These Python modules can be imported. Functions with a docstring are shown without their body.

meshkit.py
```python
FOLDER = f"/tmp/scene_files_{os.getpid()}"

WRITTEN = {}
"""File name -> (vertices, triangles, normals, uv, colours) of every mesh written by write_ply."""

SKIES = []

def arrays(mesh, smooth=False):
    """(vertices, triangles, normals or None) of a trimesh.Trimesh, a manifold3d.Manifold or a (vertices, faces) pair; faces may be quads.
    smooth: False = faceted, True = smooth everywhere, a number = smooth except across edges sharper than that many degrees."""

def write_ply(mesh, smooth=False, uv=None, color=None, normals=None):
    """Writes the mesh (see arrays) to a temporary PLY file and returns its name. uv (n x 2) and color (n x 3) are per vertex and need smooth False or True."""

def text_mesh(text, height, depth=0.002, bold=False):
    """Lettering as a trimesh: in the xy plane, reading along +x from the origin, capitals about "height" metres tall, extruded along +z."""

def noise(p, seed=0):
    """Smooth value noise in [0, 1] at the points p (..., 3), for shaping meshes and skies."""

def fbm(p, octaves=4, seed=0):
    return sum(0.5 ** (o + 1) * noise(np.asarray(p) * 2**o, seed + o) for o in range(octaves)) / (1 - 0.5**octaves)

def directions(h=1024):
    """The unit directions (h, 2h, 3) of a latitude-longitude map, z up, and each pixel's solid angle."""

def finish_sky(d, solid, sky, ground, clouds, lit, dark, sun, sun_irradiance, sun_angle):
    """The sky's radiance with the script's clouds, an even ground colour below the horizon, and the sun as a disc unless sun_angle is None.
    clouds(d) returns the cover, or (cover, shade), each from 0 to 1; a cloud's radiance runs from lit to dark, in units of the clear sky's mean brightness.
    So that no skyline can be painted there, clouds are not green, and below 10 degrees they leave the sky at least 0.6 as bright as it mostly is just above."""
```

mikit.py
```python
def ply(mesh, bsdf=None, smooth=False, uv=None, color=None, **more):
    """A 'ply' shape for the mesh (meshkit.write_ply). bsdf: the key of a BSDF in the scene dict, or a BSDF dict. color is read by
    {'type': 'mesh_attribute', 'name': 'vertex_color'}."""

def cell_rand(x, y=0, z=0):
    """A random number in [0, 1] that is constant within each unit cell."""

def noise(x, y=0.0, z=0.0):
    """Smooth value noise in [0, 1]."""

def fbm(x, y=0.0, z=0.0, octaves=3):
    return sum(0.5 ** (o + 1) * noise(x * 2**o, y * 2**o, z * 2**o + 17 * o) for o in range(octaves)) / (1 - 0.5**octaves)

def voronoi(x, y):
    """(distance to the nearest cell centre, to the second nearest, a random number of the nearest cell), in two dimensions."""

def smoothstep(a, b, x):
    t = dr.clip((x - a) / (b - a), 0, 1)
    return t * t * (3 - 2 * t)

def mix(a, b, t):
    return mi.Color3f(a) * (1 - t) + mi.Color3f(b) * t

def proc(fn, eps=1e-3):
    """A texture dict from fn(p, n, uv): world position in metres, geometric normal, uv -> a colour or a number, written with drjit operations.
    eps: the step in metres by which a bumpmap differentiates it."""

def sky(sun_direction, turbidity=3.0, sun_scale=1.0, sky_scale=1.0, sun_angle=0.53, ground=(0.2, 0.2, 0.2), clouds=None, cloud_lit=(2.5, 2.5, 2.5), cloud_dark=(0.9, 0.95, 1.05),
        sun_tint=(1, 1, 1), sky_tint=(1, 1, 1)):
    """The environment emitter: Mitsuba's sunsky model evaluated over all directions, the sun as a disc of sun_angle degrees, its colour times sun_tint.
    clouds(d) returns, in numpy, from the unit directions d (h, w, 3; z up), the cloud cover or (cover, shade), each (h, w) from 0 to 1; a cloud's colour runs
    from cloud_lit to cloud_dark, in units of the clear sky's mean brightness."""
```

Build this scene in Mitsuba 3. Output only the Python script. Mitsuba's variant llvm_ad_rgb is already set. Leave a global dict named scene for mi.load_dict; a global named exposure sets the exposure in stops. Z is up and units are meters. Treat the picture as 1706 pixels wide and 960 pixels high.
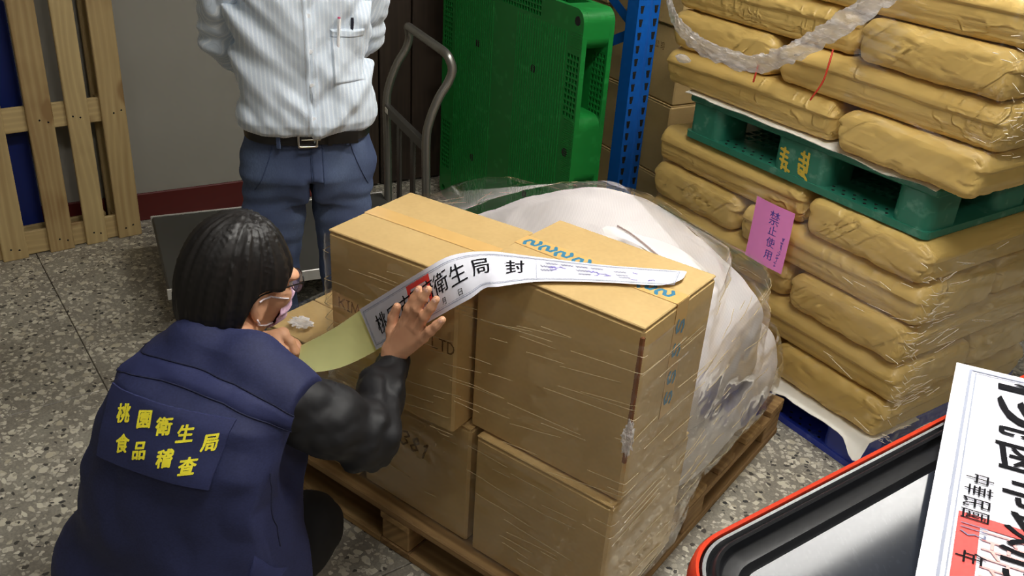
import math, base64, zlib, json
import numpy as np, trimesh, manifold3d as m3, shapely
from shapely.geometry import Polygon, box as sbox, Point
from shapely import affinity
from shapely.ops import unary_union
import drjit as dr, mitsuba as mi
import mikit, meshkit
from mikit import proc, noise, fbm, voronoi, cell_rand, smoothstep, mix

T = mi.ScalarTransform4f
scene, labels = {}, {}

# ------------------------------------------------------------------ camera
CAM_H, FOCAL = 1.70, 1500.0
PITCH, ROLL = math.radians(28.145), math.radians(-3.834)
_fw = np.array([0, math.cos(PITCH), -math.sin(PITCH)])
_dn = np.array([0, -math.sin(PITCH), -math.cos(PITCH)])
_up = -(-math.sin(ROLL) * np.array([1.0, 0, 0]) + math.cos(ROLL) * _dn)
scene['camera'] = {'type': 'perspective', 'fov': math.degrees(2 * math.atan(853 / FOCAL)), 'fov_axis': 'x', 'near_clip': 0.05, 'far_clip': 60.0,
                   'to_world': T().look_at(origin=[0, 0, CAM_H], target=list(map(float, np.array([0, 0, CAM_H]) + _fw)), up=list(map(float, _up)))}

# ------------------------------------------------------------------ lights: fluorescent fixtures on the ceiling (tubes built below)
exposure = 0.13
CEIL_Z = 3.0
LAMPS = [  # centre x, y, direction in degrees, radiance
    (1.16, 2.48, 36.0, 35.0),
    (0.45, 1.24, 36.0, 38.0),
    (-0.95, -0.7, 36.0, 7.0),
    (1.60, -0.5, 36.0, 17.0),
]
LAMP_TINT = (1.0, 0.975, 0.915)


# ------------------------------------------------------------------ helpers
def C(r, g, b):
    return [((v / 255) / 12.92 if v <= 10 else ((v / 255 + 0.055) / 1.055) ** 2.4) for v in (r, g, b)]


def rgb(c):
    return {'type': 'rgb', 'value': list(map(float, c))}


def pr(name, col, rough=0.5, two=False, **kw):
    d = {'type': 'principled', 'base_color': col if isinstance(col, dict) else rgb(col), 'roughness': rough}
    for k, v in kw.items():
        d[k] = v
    scene[name] = {'type': 'twosided', 'b': d} if two else d
    return name


_used = {}


def numbered(key):
    n = _used.get(key, 0)
    _used[key] = n + 1
    return key if n == 0 else '%s_%03d' % (key, n)


def lab(key, label=None, cat=None, group=None, kind=None):
    d = {}
    for k, v in (('label', label), ('category', cat), ('group', group), ('kind', kind)):
        if v:
            d[k] = v
    labels.setdefault(key, {}).update(d)
    return key


def thing(name, label, cat, group=None):
    return lab(numbered(name), label, cat, group)


def shape(mesh, bsdf, smooth=False, **kw):
    return mikit.ply(mesh, bsdf, smooth=smooth, **kw)


def put(key, mesh, bsdf, smooth=False, **kw):
    """the own mesh of a thing"""
    scene[key] = mesh if isinstance(mesh, dict) else shape(mesh, bsdf, smooth, **kw)
    return key


def part(parent, name, mesh, bsdf=None, smooth=False, label=None, **kw):
    key = numbered(parent + '__' + name)
    scene[key] = mesh if isinstance(mesh, dict) else shape(mesh, bsdf, smooth, **kw)
    if label:
        labels[key] = {'label': label}
    return key


def struct(name, mesh, bsdf, smooth=False, label=None, **kw):
    key = numbered(name)
    put(key, mesh, bsdf, smooth, **kw)
    lab(key, label, None, None, 'structure')
    return key


def frame(o, ex, ey, ez=None):
    M = np.eye(4)
    ex, ey = np.array(ex, float), np.array(ey, float)
    M[:3, 0], M[:3, 1] = ex, ey
    M[:3, 2] = np.cross(ex, ey) if ez is None else ez
    M[:3, 3] = o
    return M


def rot(axis, deg):
    return trimesh.transformations.rotation_matrix(math.radians(deg), axis)


def tr(x, y, z):
    return trimesh.transformations.translation_matrix([x, y, z])


def tm(mesh, M):
    m = mesh.copy()
    m.apply_transform(M)
    return m


def cat(ms):
    return trimesh.util.concatenate(ms)


def cbox(x0, x1, y0, y1, z0, z1, c=0.003):
    """box with chamfered edges"""
    c = min(c, (x1 - x0) / 2.5, (y1 - y0) / 2.5, (z1 - z0) / 2.5)
    P = []
    for sx in (0, 1):
        for sy in (0, 1):
            for sz in (0, 1):
                p = [(x0, x1)[sx], (y0, y1)[sy], (z0, z1)[sz]]
                i = [c * (1 - 2 * s) for s in (sx, sy, sz)]
                for k in range(3):
                    q = list(p)
                    for j in range(3):
                        if j != k:
                            q[j] += i[j]
                    P.append(q)
    return trimesh.convex.convex_hull(np.array(P))


def plainbox(x0, x1, y0, y1, z0, z1):
    m = trimesh.creation.box(extents=[x1 - x0, y1 - y0, z1 - z0])
    m.apply_translation([(x0 + x1) / 2, (y0 + y1) / 2, (z0 + z1) / 2])
    return m


def rbox(sx, sy, sz, r, seg=12):
    s = m3.Manifold.sphere(r, seg)
    hs = [s.translate([a * (sx / 2 - r), b * (sy / 2 - r), c * (sz / 2 - r)]) for a in (-1, 1) for b in (-1, 1) for c in (-1, 1)]
    return from_m3(m3.Manifold.batch_hull(hs))


def from_m3(m):
    k = m.to_mesh()
    return trimesh.Trimesh(np.array(k.vert_properties[:, :3], float), np.array(k.tri_verts), process=False)


def to_m3(t):
    return m3.Manifold(m3.Mesh(np.asarray(t.vertices, np.float32), np.asarray(t.faces, np.uint32)))


def tube(pts, r, sides=10, caps=True):
    p = np.asarray(pts, float)
    n = len(p)
    r = np.broadcast_to(np.asarray(r, float), (n,))
    t = np.gradient(p, axis=0)
    t /= np.linalg.norm(t, axis=1, keepdims=True) + 1e-12
    a = np.cross(t[0], [0, 0, 1.0] if abs(t[0][2]) < 0.9 else [1.0, 0, 0])
    A = []
    for k in range(n):
        a = a - t[k] * (a @ t[k])
        a /= np.linalg.norm(a)
        A.append(a)
    A = np.array(A)
    B = np.cross(t, A)
    an = np.arange(sides) * 2 * np.pi / sides
    v = p[:, None] + r[:, None, None] * (np.cos(an)[None, :, None] * A[:, None] + np.sin(an)[None, :, None] * B[:, None])
    v = v.reshape(-1, 3)
    i, j = np.meshgrid(np.arange(n - 1), np.arange(sides), indexing='ij')
    q = np.stack([i * sides + j, i * sides + (j + 1) % sides, (i + 1) * sides + (j + 1) % sides, (i + 1) * sides + j], -1).reshape(-1, 4)
    f = np.vstack([q[:, [0, 1, 2]], q[:, [0, 2, 3]]])
    if caps:
        c0, c1 = len(v), len(v) + 1
        v = np.vstack([v, p[:1], p[-1:]])
        k = np.arange(sides)
        f = np.vstack([f, np.stack([np.full(sides, c0), (k + 1) % sides, k], 1), np.stack([np.full(sides, c1), (n - 1) * sides + k, (n - 1) * sides + (k + 1) % sides], 1)])
    return trimesh.Trimesh(v, f, process=False)


def smoothpath(pts, n=40):
    """Catmull-Rom through the points"""
    p = np.asarray(pts, float)
    p = np.vstack([2 * p[0] - p[1], p, 2 * p[-1] - p[-2]])
    out = []
    m = len(p) - 3
    for u in np.linspace(0, m - 1e-9, n):
        k = int(u)
        t = u - k
        a, b, c, d = p[k:k + 4]
        out.append(0.5 * (2 * b + (c - a) * t + (2 * a - 5 * b + 4 * c - d) * t * t + (3 * b - a - 3 * c + d) * t ** 3))
    return np.array(out)


def extr(poly, h, z0=0.0):
    ms = []
    for g in getattr(poly, 'geoms', [poly]):
        if g.area > 1e-9:
            m = trimesh.creation.extrude_polygon(g, h, engine='earcut')
            m.apply_translation([0, 0, z0])
            ms.append(m)
    return cat(ms)


def rrect(w, h, r, cx=0.0, cy=0.0, res=6):
    return sbox(cx - w / 2 + r, cy - h / 2 + r, cx + w / 2 - r, cy + h / 2 - r).buffer(r, quad_segs=res)


def gridmesh(P, closed_u=False):
    """P (n, m, 3) -> quad sheet; returns vertices, faces"""
    n, m = P.shape[:2]
    i, j = np.meshgrid(np.arange(n if closed_u else n - 1), np.arange(m - 1), indexing='ij')
    i2 = (i + 1) % n
    q = np.stack([i * m + j, i2 * m + j, i2 * m + j + 1, i * m + j + 1], -1).reshape(-1, 4)
    return trimesh.Trimesh(P.reshape(-1, 3), np.vstack([q[:, [0, 1, 2]], q[:, [0, 2, 3]]]), process=False)


def unmerge_uv(m, off=(0.0, 0.0), ax=0):
    """face-split mesh with uv: u along the local axis ax, v across"""
    v = m.vertices[m.faces].reshape(-1, 3)
    o = [k for k in range(3) if k != ax]
    uv = np.stack([v[:, ax] + off[0], v[:, o[0]] + v[:, o[1]] + off[1]], 1)
    return trimesh.Trimesh(v, np.arange(len(v)).reshape(-1, 3), process=False), uv


# ---- signed distance fields meshed by sparse surface nets
def nets(f, lo, hi, h, block=8):
    lo, hi = np.asarray(lo, float), np.asarray(hi, float)
    nb = np.maximum(1, np.ceil((hi - lo) / (h * block)).astype(int))
    g = np.stack(np.meshgrid(*[np.arange(k) for k in nb], indexing='ij'), -1).reshape(-1, 3)
    cen = lo + (g + 0.5) * block * h
    keep = np.abs(f(cen)) < block * h * 1.05 + 0.004
    g = g[keep]
    loc = np.stack(np.meshgrid(*[np.arange(block + 1)] * 3, indexing='ij'), -1)
    G = (g[:, None, None, None, :] * block + loc[None])
    D = np.empty(G.shape[:4])
    flat = lo + G.reshape(-1, 3) * h
    Df = D.reshape(-1)
    for s in range(0, len(flat), 400000):
        Df[s:s + 400000] = f(flat[s:s + 400000])
    dims = nb * block + 2
    S = D < 0
    c = S[:, :-1, :-1, :-1]
    allin, anyin = c.copy(), c.copy()
    corners = [(a, b, d) for a in (0, 1) for b in (0, 1) for d in (0, 1)]
    sl = lambda A, a, b, d: A[:, a:a + block, b:b + block, d:d + block]
    for a, b, d in corners[1:]:
        s = sl(S, a, b, d)
        allin &= s
        anyin |= s
    act = np.argwhere(anyin & ~allin)
    bi = act[:, 0]
    base = g[bi] * block + act[:, 1:]
    ids = (base[:, 0] * dims[1] + base[:, 1]) * dims[2] + base[:, 2]
    val = np.stack([D[bi, act[:, 1] + a, act[:, 2] + b, act[:, 3] + d] for a, b, d in corners], 1)
    cp = np.array(corners, float)
    acc, cnt = np.zeros((len(act), 3)), np.zeros(len(act))
    for p in range(8):
        for q in range(p + 1, 8):
            if np.abs(cp[p] - cp[q]).sum() == 1:
                x, y = val[:, p], val[:, q]
                mk = (x < 0) != (y < 0)
                t = np.where(mk, x / np.where(mk, x - y, 1), 0)
                acc += np.where(mk[:, None], cp[p] + t[:, None] * (cp[q] - cp[p]), 0)
                cnt += mk
    V = lo + (base + acc / cnt[:, None]) * h
    order = np.argsort(ids)
    sid = ids[order]
    F = []
    for ax in range(3):
        o1, o2 = (ax + 1) % 3, (ax + 2) % 3
        e = [0, 0, 0]
        e[ax] = 1
        A, B = sl(S, 0, 0, 0), sl(S, *e)
        w = np.argwhere(A != B)
        if not len(w):
            continue
        gb = g[w[:, 0]] * block + w[:, 1:]
        inside = S[w[:, 0], w[:, 1], w[:, 2], w[:, 3]]
        quad = []
        for d1, d2 in ((0, 0), (-1, 0), (-1, -1), (0, -1)):
            k = gb.copy()
            k[:, o1] += d1
            k[:, o2] += d2
            kid = (k[:, 0] * dims[1] + k[:, 1]) * dims[2] + k[:, 2]
            pos = np.clip(np.searchsorted(sid, kid), 0, len(sid) - 1)
            quad.append(np.where(sid[pos] == kid, order[pos], -1))
        quad = np.stack(quad, 1)
        ok = (quad >= 0).all(1)
        quad, ins = quad[ok], inside[ok]
        quad[~ins] = quad[~ins][:, ::-1]
        F += [quad[:, [0, 1, 2]], quad[:, [0, 2, 3]]]
    return trimesh.Trimesh(V, np.vstack(F), process=False)


def smin(a, b, k):
    h = np.clip(0.5 + 0.5 * (b - a) / k, 0, 1)
    return b + (a - b) * h - k * h * (1 - h)


def smax(a, b, k):
    return -smin(-a, -b, k)


def cone(p, a, b, r1, r2):
    """distance to a capsule whose radius runs from r1 to r2"""
    a, b = np.asarray(a, float), np.asarray(b, float)
    d = b - a
    t = np.clip(((p - a) @ d) / max(d @ d, 1e-12), 0, 1)
    return np.linalg.norm(p - a - t[:, None] * d, axis=1) - (r1 + (r2 - r1) * t)


def ell(p, c, M, r):
    """ellipsoid: centre c, rows of M its axes, radii r"""
    q = (p - np.asarray(c, float)) @ np.asarray(M, float).T
    r = np.asarray(r, float)
    k0 = np.linalg.norm(q / r, axis=1)
    k1 = np.linalg.norm(q / (r * r), axis=1)
    return np.where(k1 > 1e-9, k0 * (k0 - 1.0) / np.maximum(k1, 1e-9), -r.min())


def rboxd(p, c, M, half, r):
    q = np.abs((p - np.asarray(c, float)) @ np.asarray(M, float).T) - (np.asarray(half, float) - r)
    return np.linalg.norm(np.maximum(q, 0), axis=1) + np.minimum(q.max(1), 0) - r


def unit(v):
    v = np.asarray(v, float)
    return v / np.linalg.norm(v)
# ---- outlines of the characters on labels and clothing (points on a 200 unit square)
GLYPHS = json.loads(
    '{"桃":[[[140,194,154,193,154,100,160,103,193,70,193,67,183,59,172,74,154,89,154,27,157,25,177,25,181,35,181,49,194,44,190,18,180,11,148,12,143,15,140,22]],[[157,122,176,165,190,160,168,118]],[[65,18,90,38,101,60,'
    '105,78,104,81,77,57,75,57,68,70,106,98,106,122,92,117,75,159,83,163,87,162,103,125,106,123,106,193,120,193,120,89,114,56,103,33,86,15,73,8]],[[6,63,23,101,33,137,32,141,9,141,9,155,34,155,34,193,49,194,49,156,68,'
    '155,68,141,50,141,49,134,73,101,73,98,64,88,53,110,49,111,49,9,34,9,34,93,31,91,15,50,13,50]]],"園":[[[16,184,184,184,184,9,169,9,168,17,32,17,31,9,16,9],[31,32,169,31,169,171,31,171]],[[45,42,37,53,65,64,89,80,53,'
    '81,53,115,147,115,147,85,156,80,157,77,139,63,161,50,153,41,106,66,103,65,103,36,90,36,89,65,68,52],[108,81,106,77,128,68,143,80],[66,91,133,90,134,105,67,106]],[[41,134,91,134,91,146,52,146,52,155,91,156,93,167,'
    '106,167,107,156,148,156,148,146,107,146,106,134,158,134,159,124,41,124]]],"市":[[[10,150,10,164,94,164,83,191,95,195,98,195,114,164,190,164,190,149,107,148,108,122,172,122,172,44,170,39,160,34,128,33,124,45,124,48,'
    '152,47,157,50,157,107,108,107,107,9,92,9,92,106,46,107,45,33,30,32,30,122,91,122,92,148]]],"政":[[[9,27,8,43,19,46,19,134,32,134,32,49,53,53,53,163,51,165,10,165,10,179,102,179,102,165,67,163,67,122,69,120,98,118,'
    '115,160,122,193,137,191,130,156,192,156,192,142,178,141,169,98,152,59,174,33,193,22,184,9,165,20,143,45,124,25,97,8,89,22,116,38,134,59,123,84,114,114,101,95,88,106,67,105,67,55,102,63,103,49,12,27],[124,136,136,'
    '90,142,77,144,76,156,106,163,141,125,142]]],"府":[[[8,16,18,42,22,67,23,172,102,172,94,192,105,195,110,194,121,172,190,172,190,158,38,158,38,83,33,39,27,19,21,8]],[[92,107,92,121,152,121,153,152,168,151,168,122,190,'
    '121,190,107,168,106,168,24,166,16,162,12,152,9,127,9,123,21,123,23,150,23,153,27,153,107]],[[100,87,113,92,130,65,135,55,134,52,125,48,121,49]],[[42,88,65,119,79,153,94,150,79,115,79,8,65,9,65,90,50,75]]],"衛":[[[140,'
    '10,137,25,158,24,161,26,161,112,139,113,139,127,193,127,192,113,175,112,175,20,173,16,164,11]],[[142,181,189,181,189,167,143,167]],[[55,64,55,75,99,76,98,87,64,87,64,127,134,127,134,87,113,87,112,76,140,75,140,64,'
    '113,64,112,46,114,44,144,44,144,33,113,33,112,9,99,9,98,33,58,33,63,63],[76,99,120,98,121,115,77,116],[73,45,98,44,99,63,76,64]],[[4,95,31,129,43,153,55,149,78,149,81,166,63,167,63,178,83,178,86,194,99,192,98,178,'
    '129,178,129,150,142,149,142,137,57,137,56,144,44,125,43,9,29,9,29,100,13,84],[95,167,92,149,116,149,116,167]],[[6,152,26,173,39,193,53,189,42,171,18,145,13,142]]],"生":[[[11,15,11,30,93,31,93,81,33,81,33,95,92,95,'
    '93,140,46,140,25,107,11,115,25,135,36,156,48,190,63,187,54,155,93,155,93,193,108,193,109,155,180,155,180,140,108,139,109,95,173,95,173,81,108,81,108,31,189,30,190,15]]],"局":[[[6,22,19,49,27,80,31,126,31,183,169,'
    '183,169,131,45,130,46,114,183,114,178,36,175,21,169,12,153,8,131,9,127,21,127,23,154,22,161,30,166,69,166,101,45,101,40,69,29,33,18,14],[45,145,153,144,154,169,46,170]],[[62,84,138,84,138,33,77,33,75,20,62,20],[77,'
    '72,77,45,124,46,123,72]]],"封":[[[103,132,103,146,157,146,157,191,172,191,172,147,192,146,192,132,172,131,172,22,168,14,158,10,131,9,125,23,148,23,157,26,157,131]],[[111,107,113,110,124,113,142,74,143,67,129,63]],'
    '[[9,18,8,32,48,39,48,70,14,70,14,84,48,84,48,107,63,107,64,84,97,84,97,70,63,70,63,42,70,41,103,47,103,32,13,17]],[[9,126,48,127,48,153,16,153,15,167,48,167,48,193,63,193,64,167,96,167,95,153,63,153,63,127,100,126,'
    '100,112,9,112]]],"食":[[[8,131,35,143,62,158,80,172,99,195,112,189,110,182,138,160,172,143,195,136,186,123,157,132,157,72,165,74,174,65,141,43,176,19,164,9,139,27,88,55,96,64,99,64,129,50,151,64,152,68,59,68,58,28,'
    '107,37,107,24,42,9,37,23,43,30,43,129,17,120],[80,154,61,139,94,139,86,155,99,159,112,139,143,140,118,157,101,173],[58,111,141,110,142,125,140,127,59,127],[141,80,141,98,58,97,59,80]]],"品":[[[110,9,110,96,185,96,'
    '185,10,170,10,169,19,125,19,124,9],[124,35,170,34,170,82,124,82]],[[46,185,156,185,156,118,46,118],[60,134,62,132,139,132,140,170,62,171]],[[17,96,88,96,88,10,73,10,72,19,32,19,31,9,17,9],[73,81,31,82,31,34,73,34]]],'
    '"稽":[[[7,56,26,93,35,118,34,121,9,121,9,135,38,136,38,166,12,162,9,174,44,181,67,189,77,178,52,169,52,136,77,135,78,128,97,138,112,156,111,158,78,158,78,169,117,169,118,193,131,193,131,169,169,169,159,178,144,185,'
    '153,193,178,179,172,169,189,169,189,158,140,157,140,141,143,138,175,138,179,143,179,149,191,145,189,134,183,128,134,128,130,130,127,136,126,153,117,139,102,126,105,125,106,113,169,123,177,114,143,107,106,103,105,'
    '97,111,93,172,93,178,97,179,106,181,106,191,102,190,92,184,84,179,82,100,83,93,88,91,93,91,119,80,115,75,121,53,121,52,111,75,89,78,83,69,73,56,93,52,94,52,8,38,8,38,88,35,86,15,44]],[[90,73,182,73,182,9,168,8,167,'
    '15,104,15,103,8,90,8],[103,27,167,26,168,38,104,39],[103,50,167,49,168,61,104,62]]],"查":[[[8,108,9,111,23,116,48,130,75,154,11,155,11,168,91,168,92,193,107,193,108,168,189,168,189,155,124,154,157,128,192,112,183,'
    '99,147,117,125,134,108,152,107,112,92,112,91,152,68,128,38,107,16,98]],[[15,15,15,29,186,29,186,15]],[[44,106,156,106,156,41,44,41],[59,53,139,52,140,68,60,69],[59,80,139,79,140,94,60,95]]],"中":[[[19,157,91,158,'
    '92,193,107,193,108,158,180,158,180,63,165,63,164,74,107,74,107,9,92,9,92,74,35,74,34,62,19,62],[107,90,165,89,165,143,107,143],[34,90,92,89,92,143,34,143]]],"華":[[[10,99,10,112,47,113,47,132,25,132,25,145,177,145,'
    '177,132,153,132,153,114,155,112,190,112,190,99,154,99,153,80,180,79,180,66,108,66,107,49,188,48,188,35,108,35,107,8,92,8,91,35,13,35,13,48,91,48,92,65,22,66,22,79,47,79,47,98],[107,80,138,79,139,98,108,99],[107,'
    '113,138,112,139,131,108,132],[61,80,92,79,92,99,61,99],[61,113,92,112,92,132,61,132]],[[12,166,12,179,57,179,58,193,72,193,73,179,126,179,127,193,141,193,142,179,188,179,188,165,141,165,141,150,127,150,126,165,73,'
    '165,72,150,58,150,57,165]]],"民":[[[15,19,23,32,23,183,166,183,166,125,108,125,107,117,112,94,181,94,181,80,115,79,130,47,145,31,154,27,163,26,167,30,171,55,184,49,183,34,176,16,167,11,155,11,133,21,113,45,98,80,'
    '39,79,39,31,93,45,95,31,23,8,21,8],[40,169,40,139,151,140,150,169],[92,124,40,125,39,95,94,94]]],"國":[[[16,184,184,184,184,8,169,8,168,17,32,17,31,8,16,8],[32,170,31,31,169,31,169,170]],[[42,133,42,144,101,144,101,'
    '166,114,165,116,144,159,144,159,133,116,132,119,106,124,89,132,103,138,123,150,121,143,97,128,71,134,59,144,52,148,56,150,72,160,67,159,55,153,42,148,39,138,40,128,46,119,59,104,44,92,37,85,47,98,55,114,72,107,101,'
    '104,131]],[[146,146,139,153,125,161,131,167,134,167,150,158,153,153]],[[42,50,40,62,44,63,100,72,101,62,99,61,44,50]],[[49,120,93,120,93,81,49,81],[59,91,82,90,82,111,60,111]]],"年":[[[10,55,10,69,43,71,43,124,102,'
    '125,102,155,55,155,35,127,23,115,10,124,38,157,55,194,70,190,63,169,181,169,181,155,118,155,118,124,177,124,177,110,118,110,118,70,191,69,191,55,118,55,118,9,102,9,101,55],[58,70,102,69,102,110,58,110]]],"月":[[[6,'
    '19,26,44,38,77,41,98,41,182,164,183,164,23,162,18,157,13,147,10,111,9,105,24,145,25,148,27,147,71,53,71,44,45,25,15,19,9,16,9],[55,87,147,86,148,119,58,120],[57,135,147,134,148,167,58,168]]],"日":[[[35,180,166,180,'
    '166,12,150,12,149,24,52,24,51,11,35,11],[51,40,149,39,150,94,52,95],[52,165,52,110,150,111,149,165]]],"禁":[[[91,122,111,137,128,158,127,160,100,160,100,173,135,173,135,194,149,194,150,173,185,173,184,160,155,159,'
    '177,133,191,124,183,113,172,120,150,145,149,110,135,110,134,145,103,114,99,113]],[[13,61,13,74,188,74,188,61,108,61,108,17,101,10,90,8,67,8,63,21,93,22,93,61]],[[133,45,142,53,147,52,175,30,185,19,173,11,154,30]],'
    '[[36,103,167,103,167,90,36,90]],[[8,121,33,144,43,159,15,160,15,173,48,173,48,194,62,194,63,173,90,173,90,160,63,159,93,138,93,135,84,127,62,145,62,110,48,110,47,143,20,113,16,112]],[[11,20,32,34,49,53,63,49,44,'
    '26,24,11]]],"止":[[[10,19,10,34,38,35,38,149,53,149,53,35,100,34,100,193,115,193,115,126,181,126,181,111,115,111,115,35,190,34,190,19]]],"使":[[[57,20,85,31,98,41,82,56,70,74,83,78,88,69,108,52,114,62,119,81,70,82,'
    '70,138,119,138,120,156,64,157,64,171,119,171,120,192,134,192,135,171,192,171,192,157,134,156,135,138,186,137,186,82,134,82,131,66,121,44,155,29,194,22,186,8,144,17,112,32,94,19,68,8],[134,96,171,95,171,125,134,125],'
    '[84,96,120,95,120,125,84,125]],[[4,114,34,150,55,193,68,190,69,186,66,179,49,147,49,8,35,8,35,123,14,100,12,100]]],"用":[[[7,17,22,43,29,71,31,179,177,179,177,21,173,14,162,10,131,10,126,22,126,24,162,25,162,70,109,'
    '70,108,10,93,11,92,70,43,70,36,37,24,14,17,8],[109,85,161,84,163,118,109,118],[109,133,161,132,163,164,110,165],[45,85,93,84,93,118,45,118],[45,134,47,132,93,132,93,165,45,165]]],"公":[[[119,181,120,184,133,189,160,'
    '146,192,114,181,100,171,108,152,130]],[[32,23,27,39,38,46,56,69,75,99,92,131,95,132,109,126,109,124,90,91,55,42,145,47,123,78,123,81,137,86,167,47,184,18,169,11,156,33]],[[11,110,42,144,55,166,64,187,81,183,60,142,'
    '36,111,25,100]]],"司":[[[18,180,178,180,178,28,177,21,172,14,155,10,131,10,126,25,159,26,162,29,162,166,18,166]],[[19,145,140,145,140,132,19,132]],[[32,110,126,110,126,46,48,46,46,30,32,30],[47,96,47,59,111,60,110,'
    '97]]],"佳":[[[59,16,59,30,117,30,119,32,119,65,71,65,71,79,118,79,119,102,134,102,135,79,182,79,182,65,134,65,134,31,192,30,192,16]],[[66,110,66,124,119,124,119,153,75,153,75,167,118,167,119,193,134,193,135,167,179,'
    '167,179,153,134,153,134,125,188,124,188,110]],[[8,111,33,147,53,192,67,189,64,177,48,144,48,9,33,9,33,116,17,98]]],"造":[[[9,102,9,116,50,116,50,44,71,31,97,26,143,26,194,30,190,14,90,13,71,17,44,31,34,26,18,10,10,'
    '24,36,43,36,101]],[[61,116,61,129,119,130,118,155,88,155,74,134,61,141,74,159,87,191,101,188,96,168,119,168,119,193,134,193,135,168,181,168,181,155,134,155,134,130,190,129,190,116]],[[77,100,174,100,174,43,77,43],'
    '[91,57,158,56,159,86,92,87]],[[14,177,26,185,51,161,56,153,44,145]]],"0":[[[10,85,10,112,13,133,17,146,25,160,35,169,49,174,67,173,79,167,87,159,95,144,101,114,99,68,94,50,86,36,76,27,62,22,49,22,35,27,25,36,18,'
    '48],[29,79,34,54,44,40,51,37,60,37,74,47,82,71,83,118,77,143,64,158,55,160,46,157,39,152,33,140,28,116]]],"1":[[[18,40,50,41,50,149,24,150,24,162,36,164,54,172,69,172,69,41,98,40,98,25,18,25]]],"2":[[[8,152,24,167,'
    '44,174,58,174,70,171,86,159,94,138,94,124,90,108,69,73,39,41,101,41,101,25,9,25,9,36,47,72,64,95,74,116,76,136,70,151,55,159,40,158,28,152,19,142]]],"3":[[[6,41,15,54,29,43,47,37,66,40,78,51,81,59,81,70,77,81,68,'
    '88,58,92,36,94,36,108,58,111,72,120,76,130,76,141,72,151,61,158,46,159,31,153,21,145,11,157,26,168,45,174,66,173,80,167,87,161,93,151,95,133,89,116,81,108,70,102,87,93,97,80,100,59,95,43,83,30,60,22,44,22,28,26]]],'
    '"4":[[[4,65,5,80,63,170,65,172,85,172,85,81,105,80,104,65,85,64,85,25,68,25,67,65],[69,150,25,80,68,80]]],"5":[[[6,40,8,46,16,53,34,40,46,37,59,38,73,46,78,54,82,68,80,86,69,101,61,105,46,106,25,98,17,103,22,172,'
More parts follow.
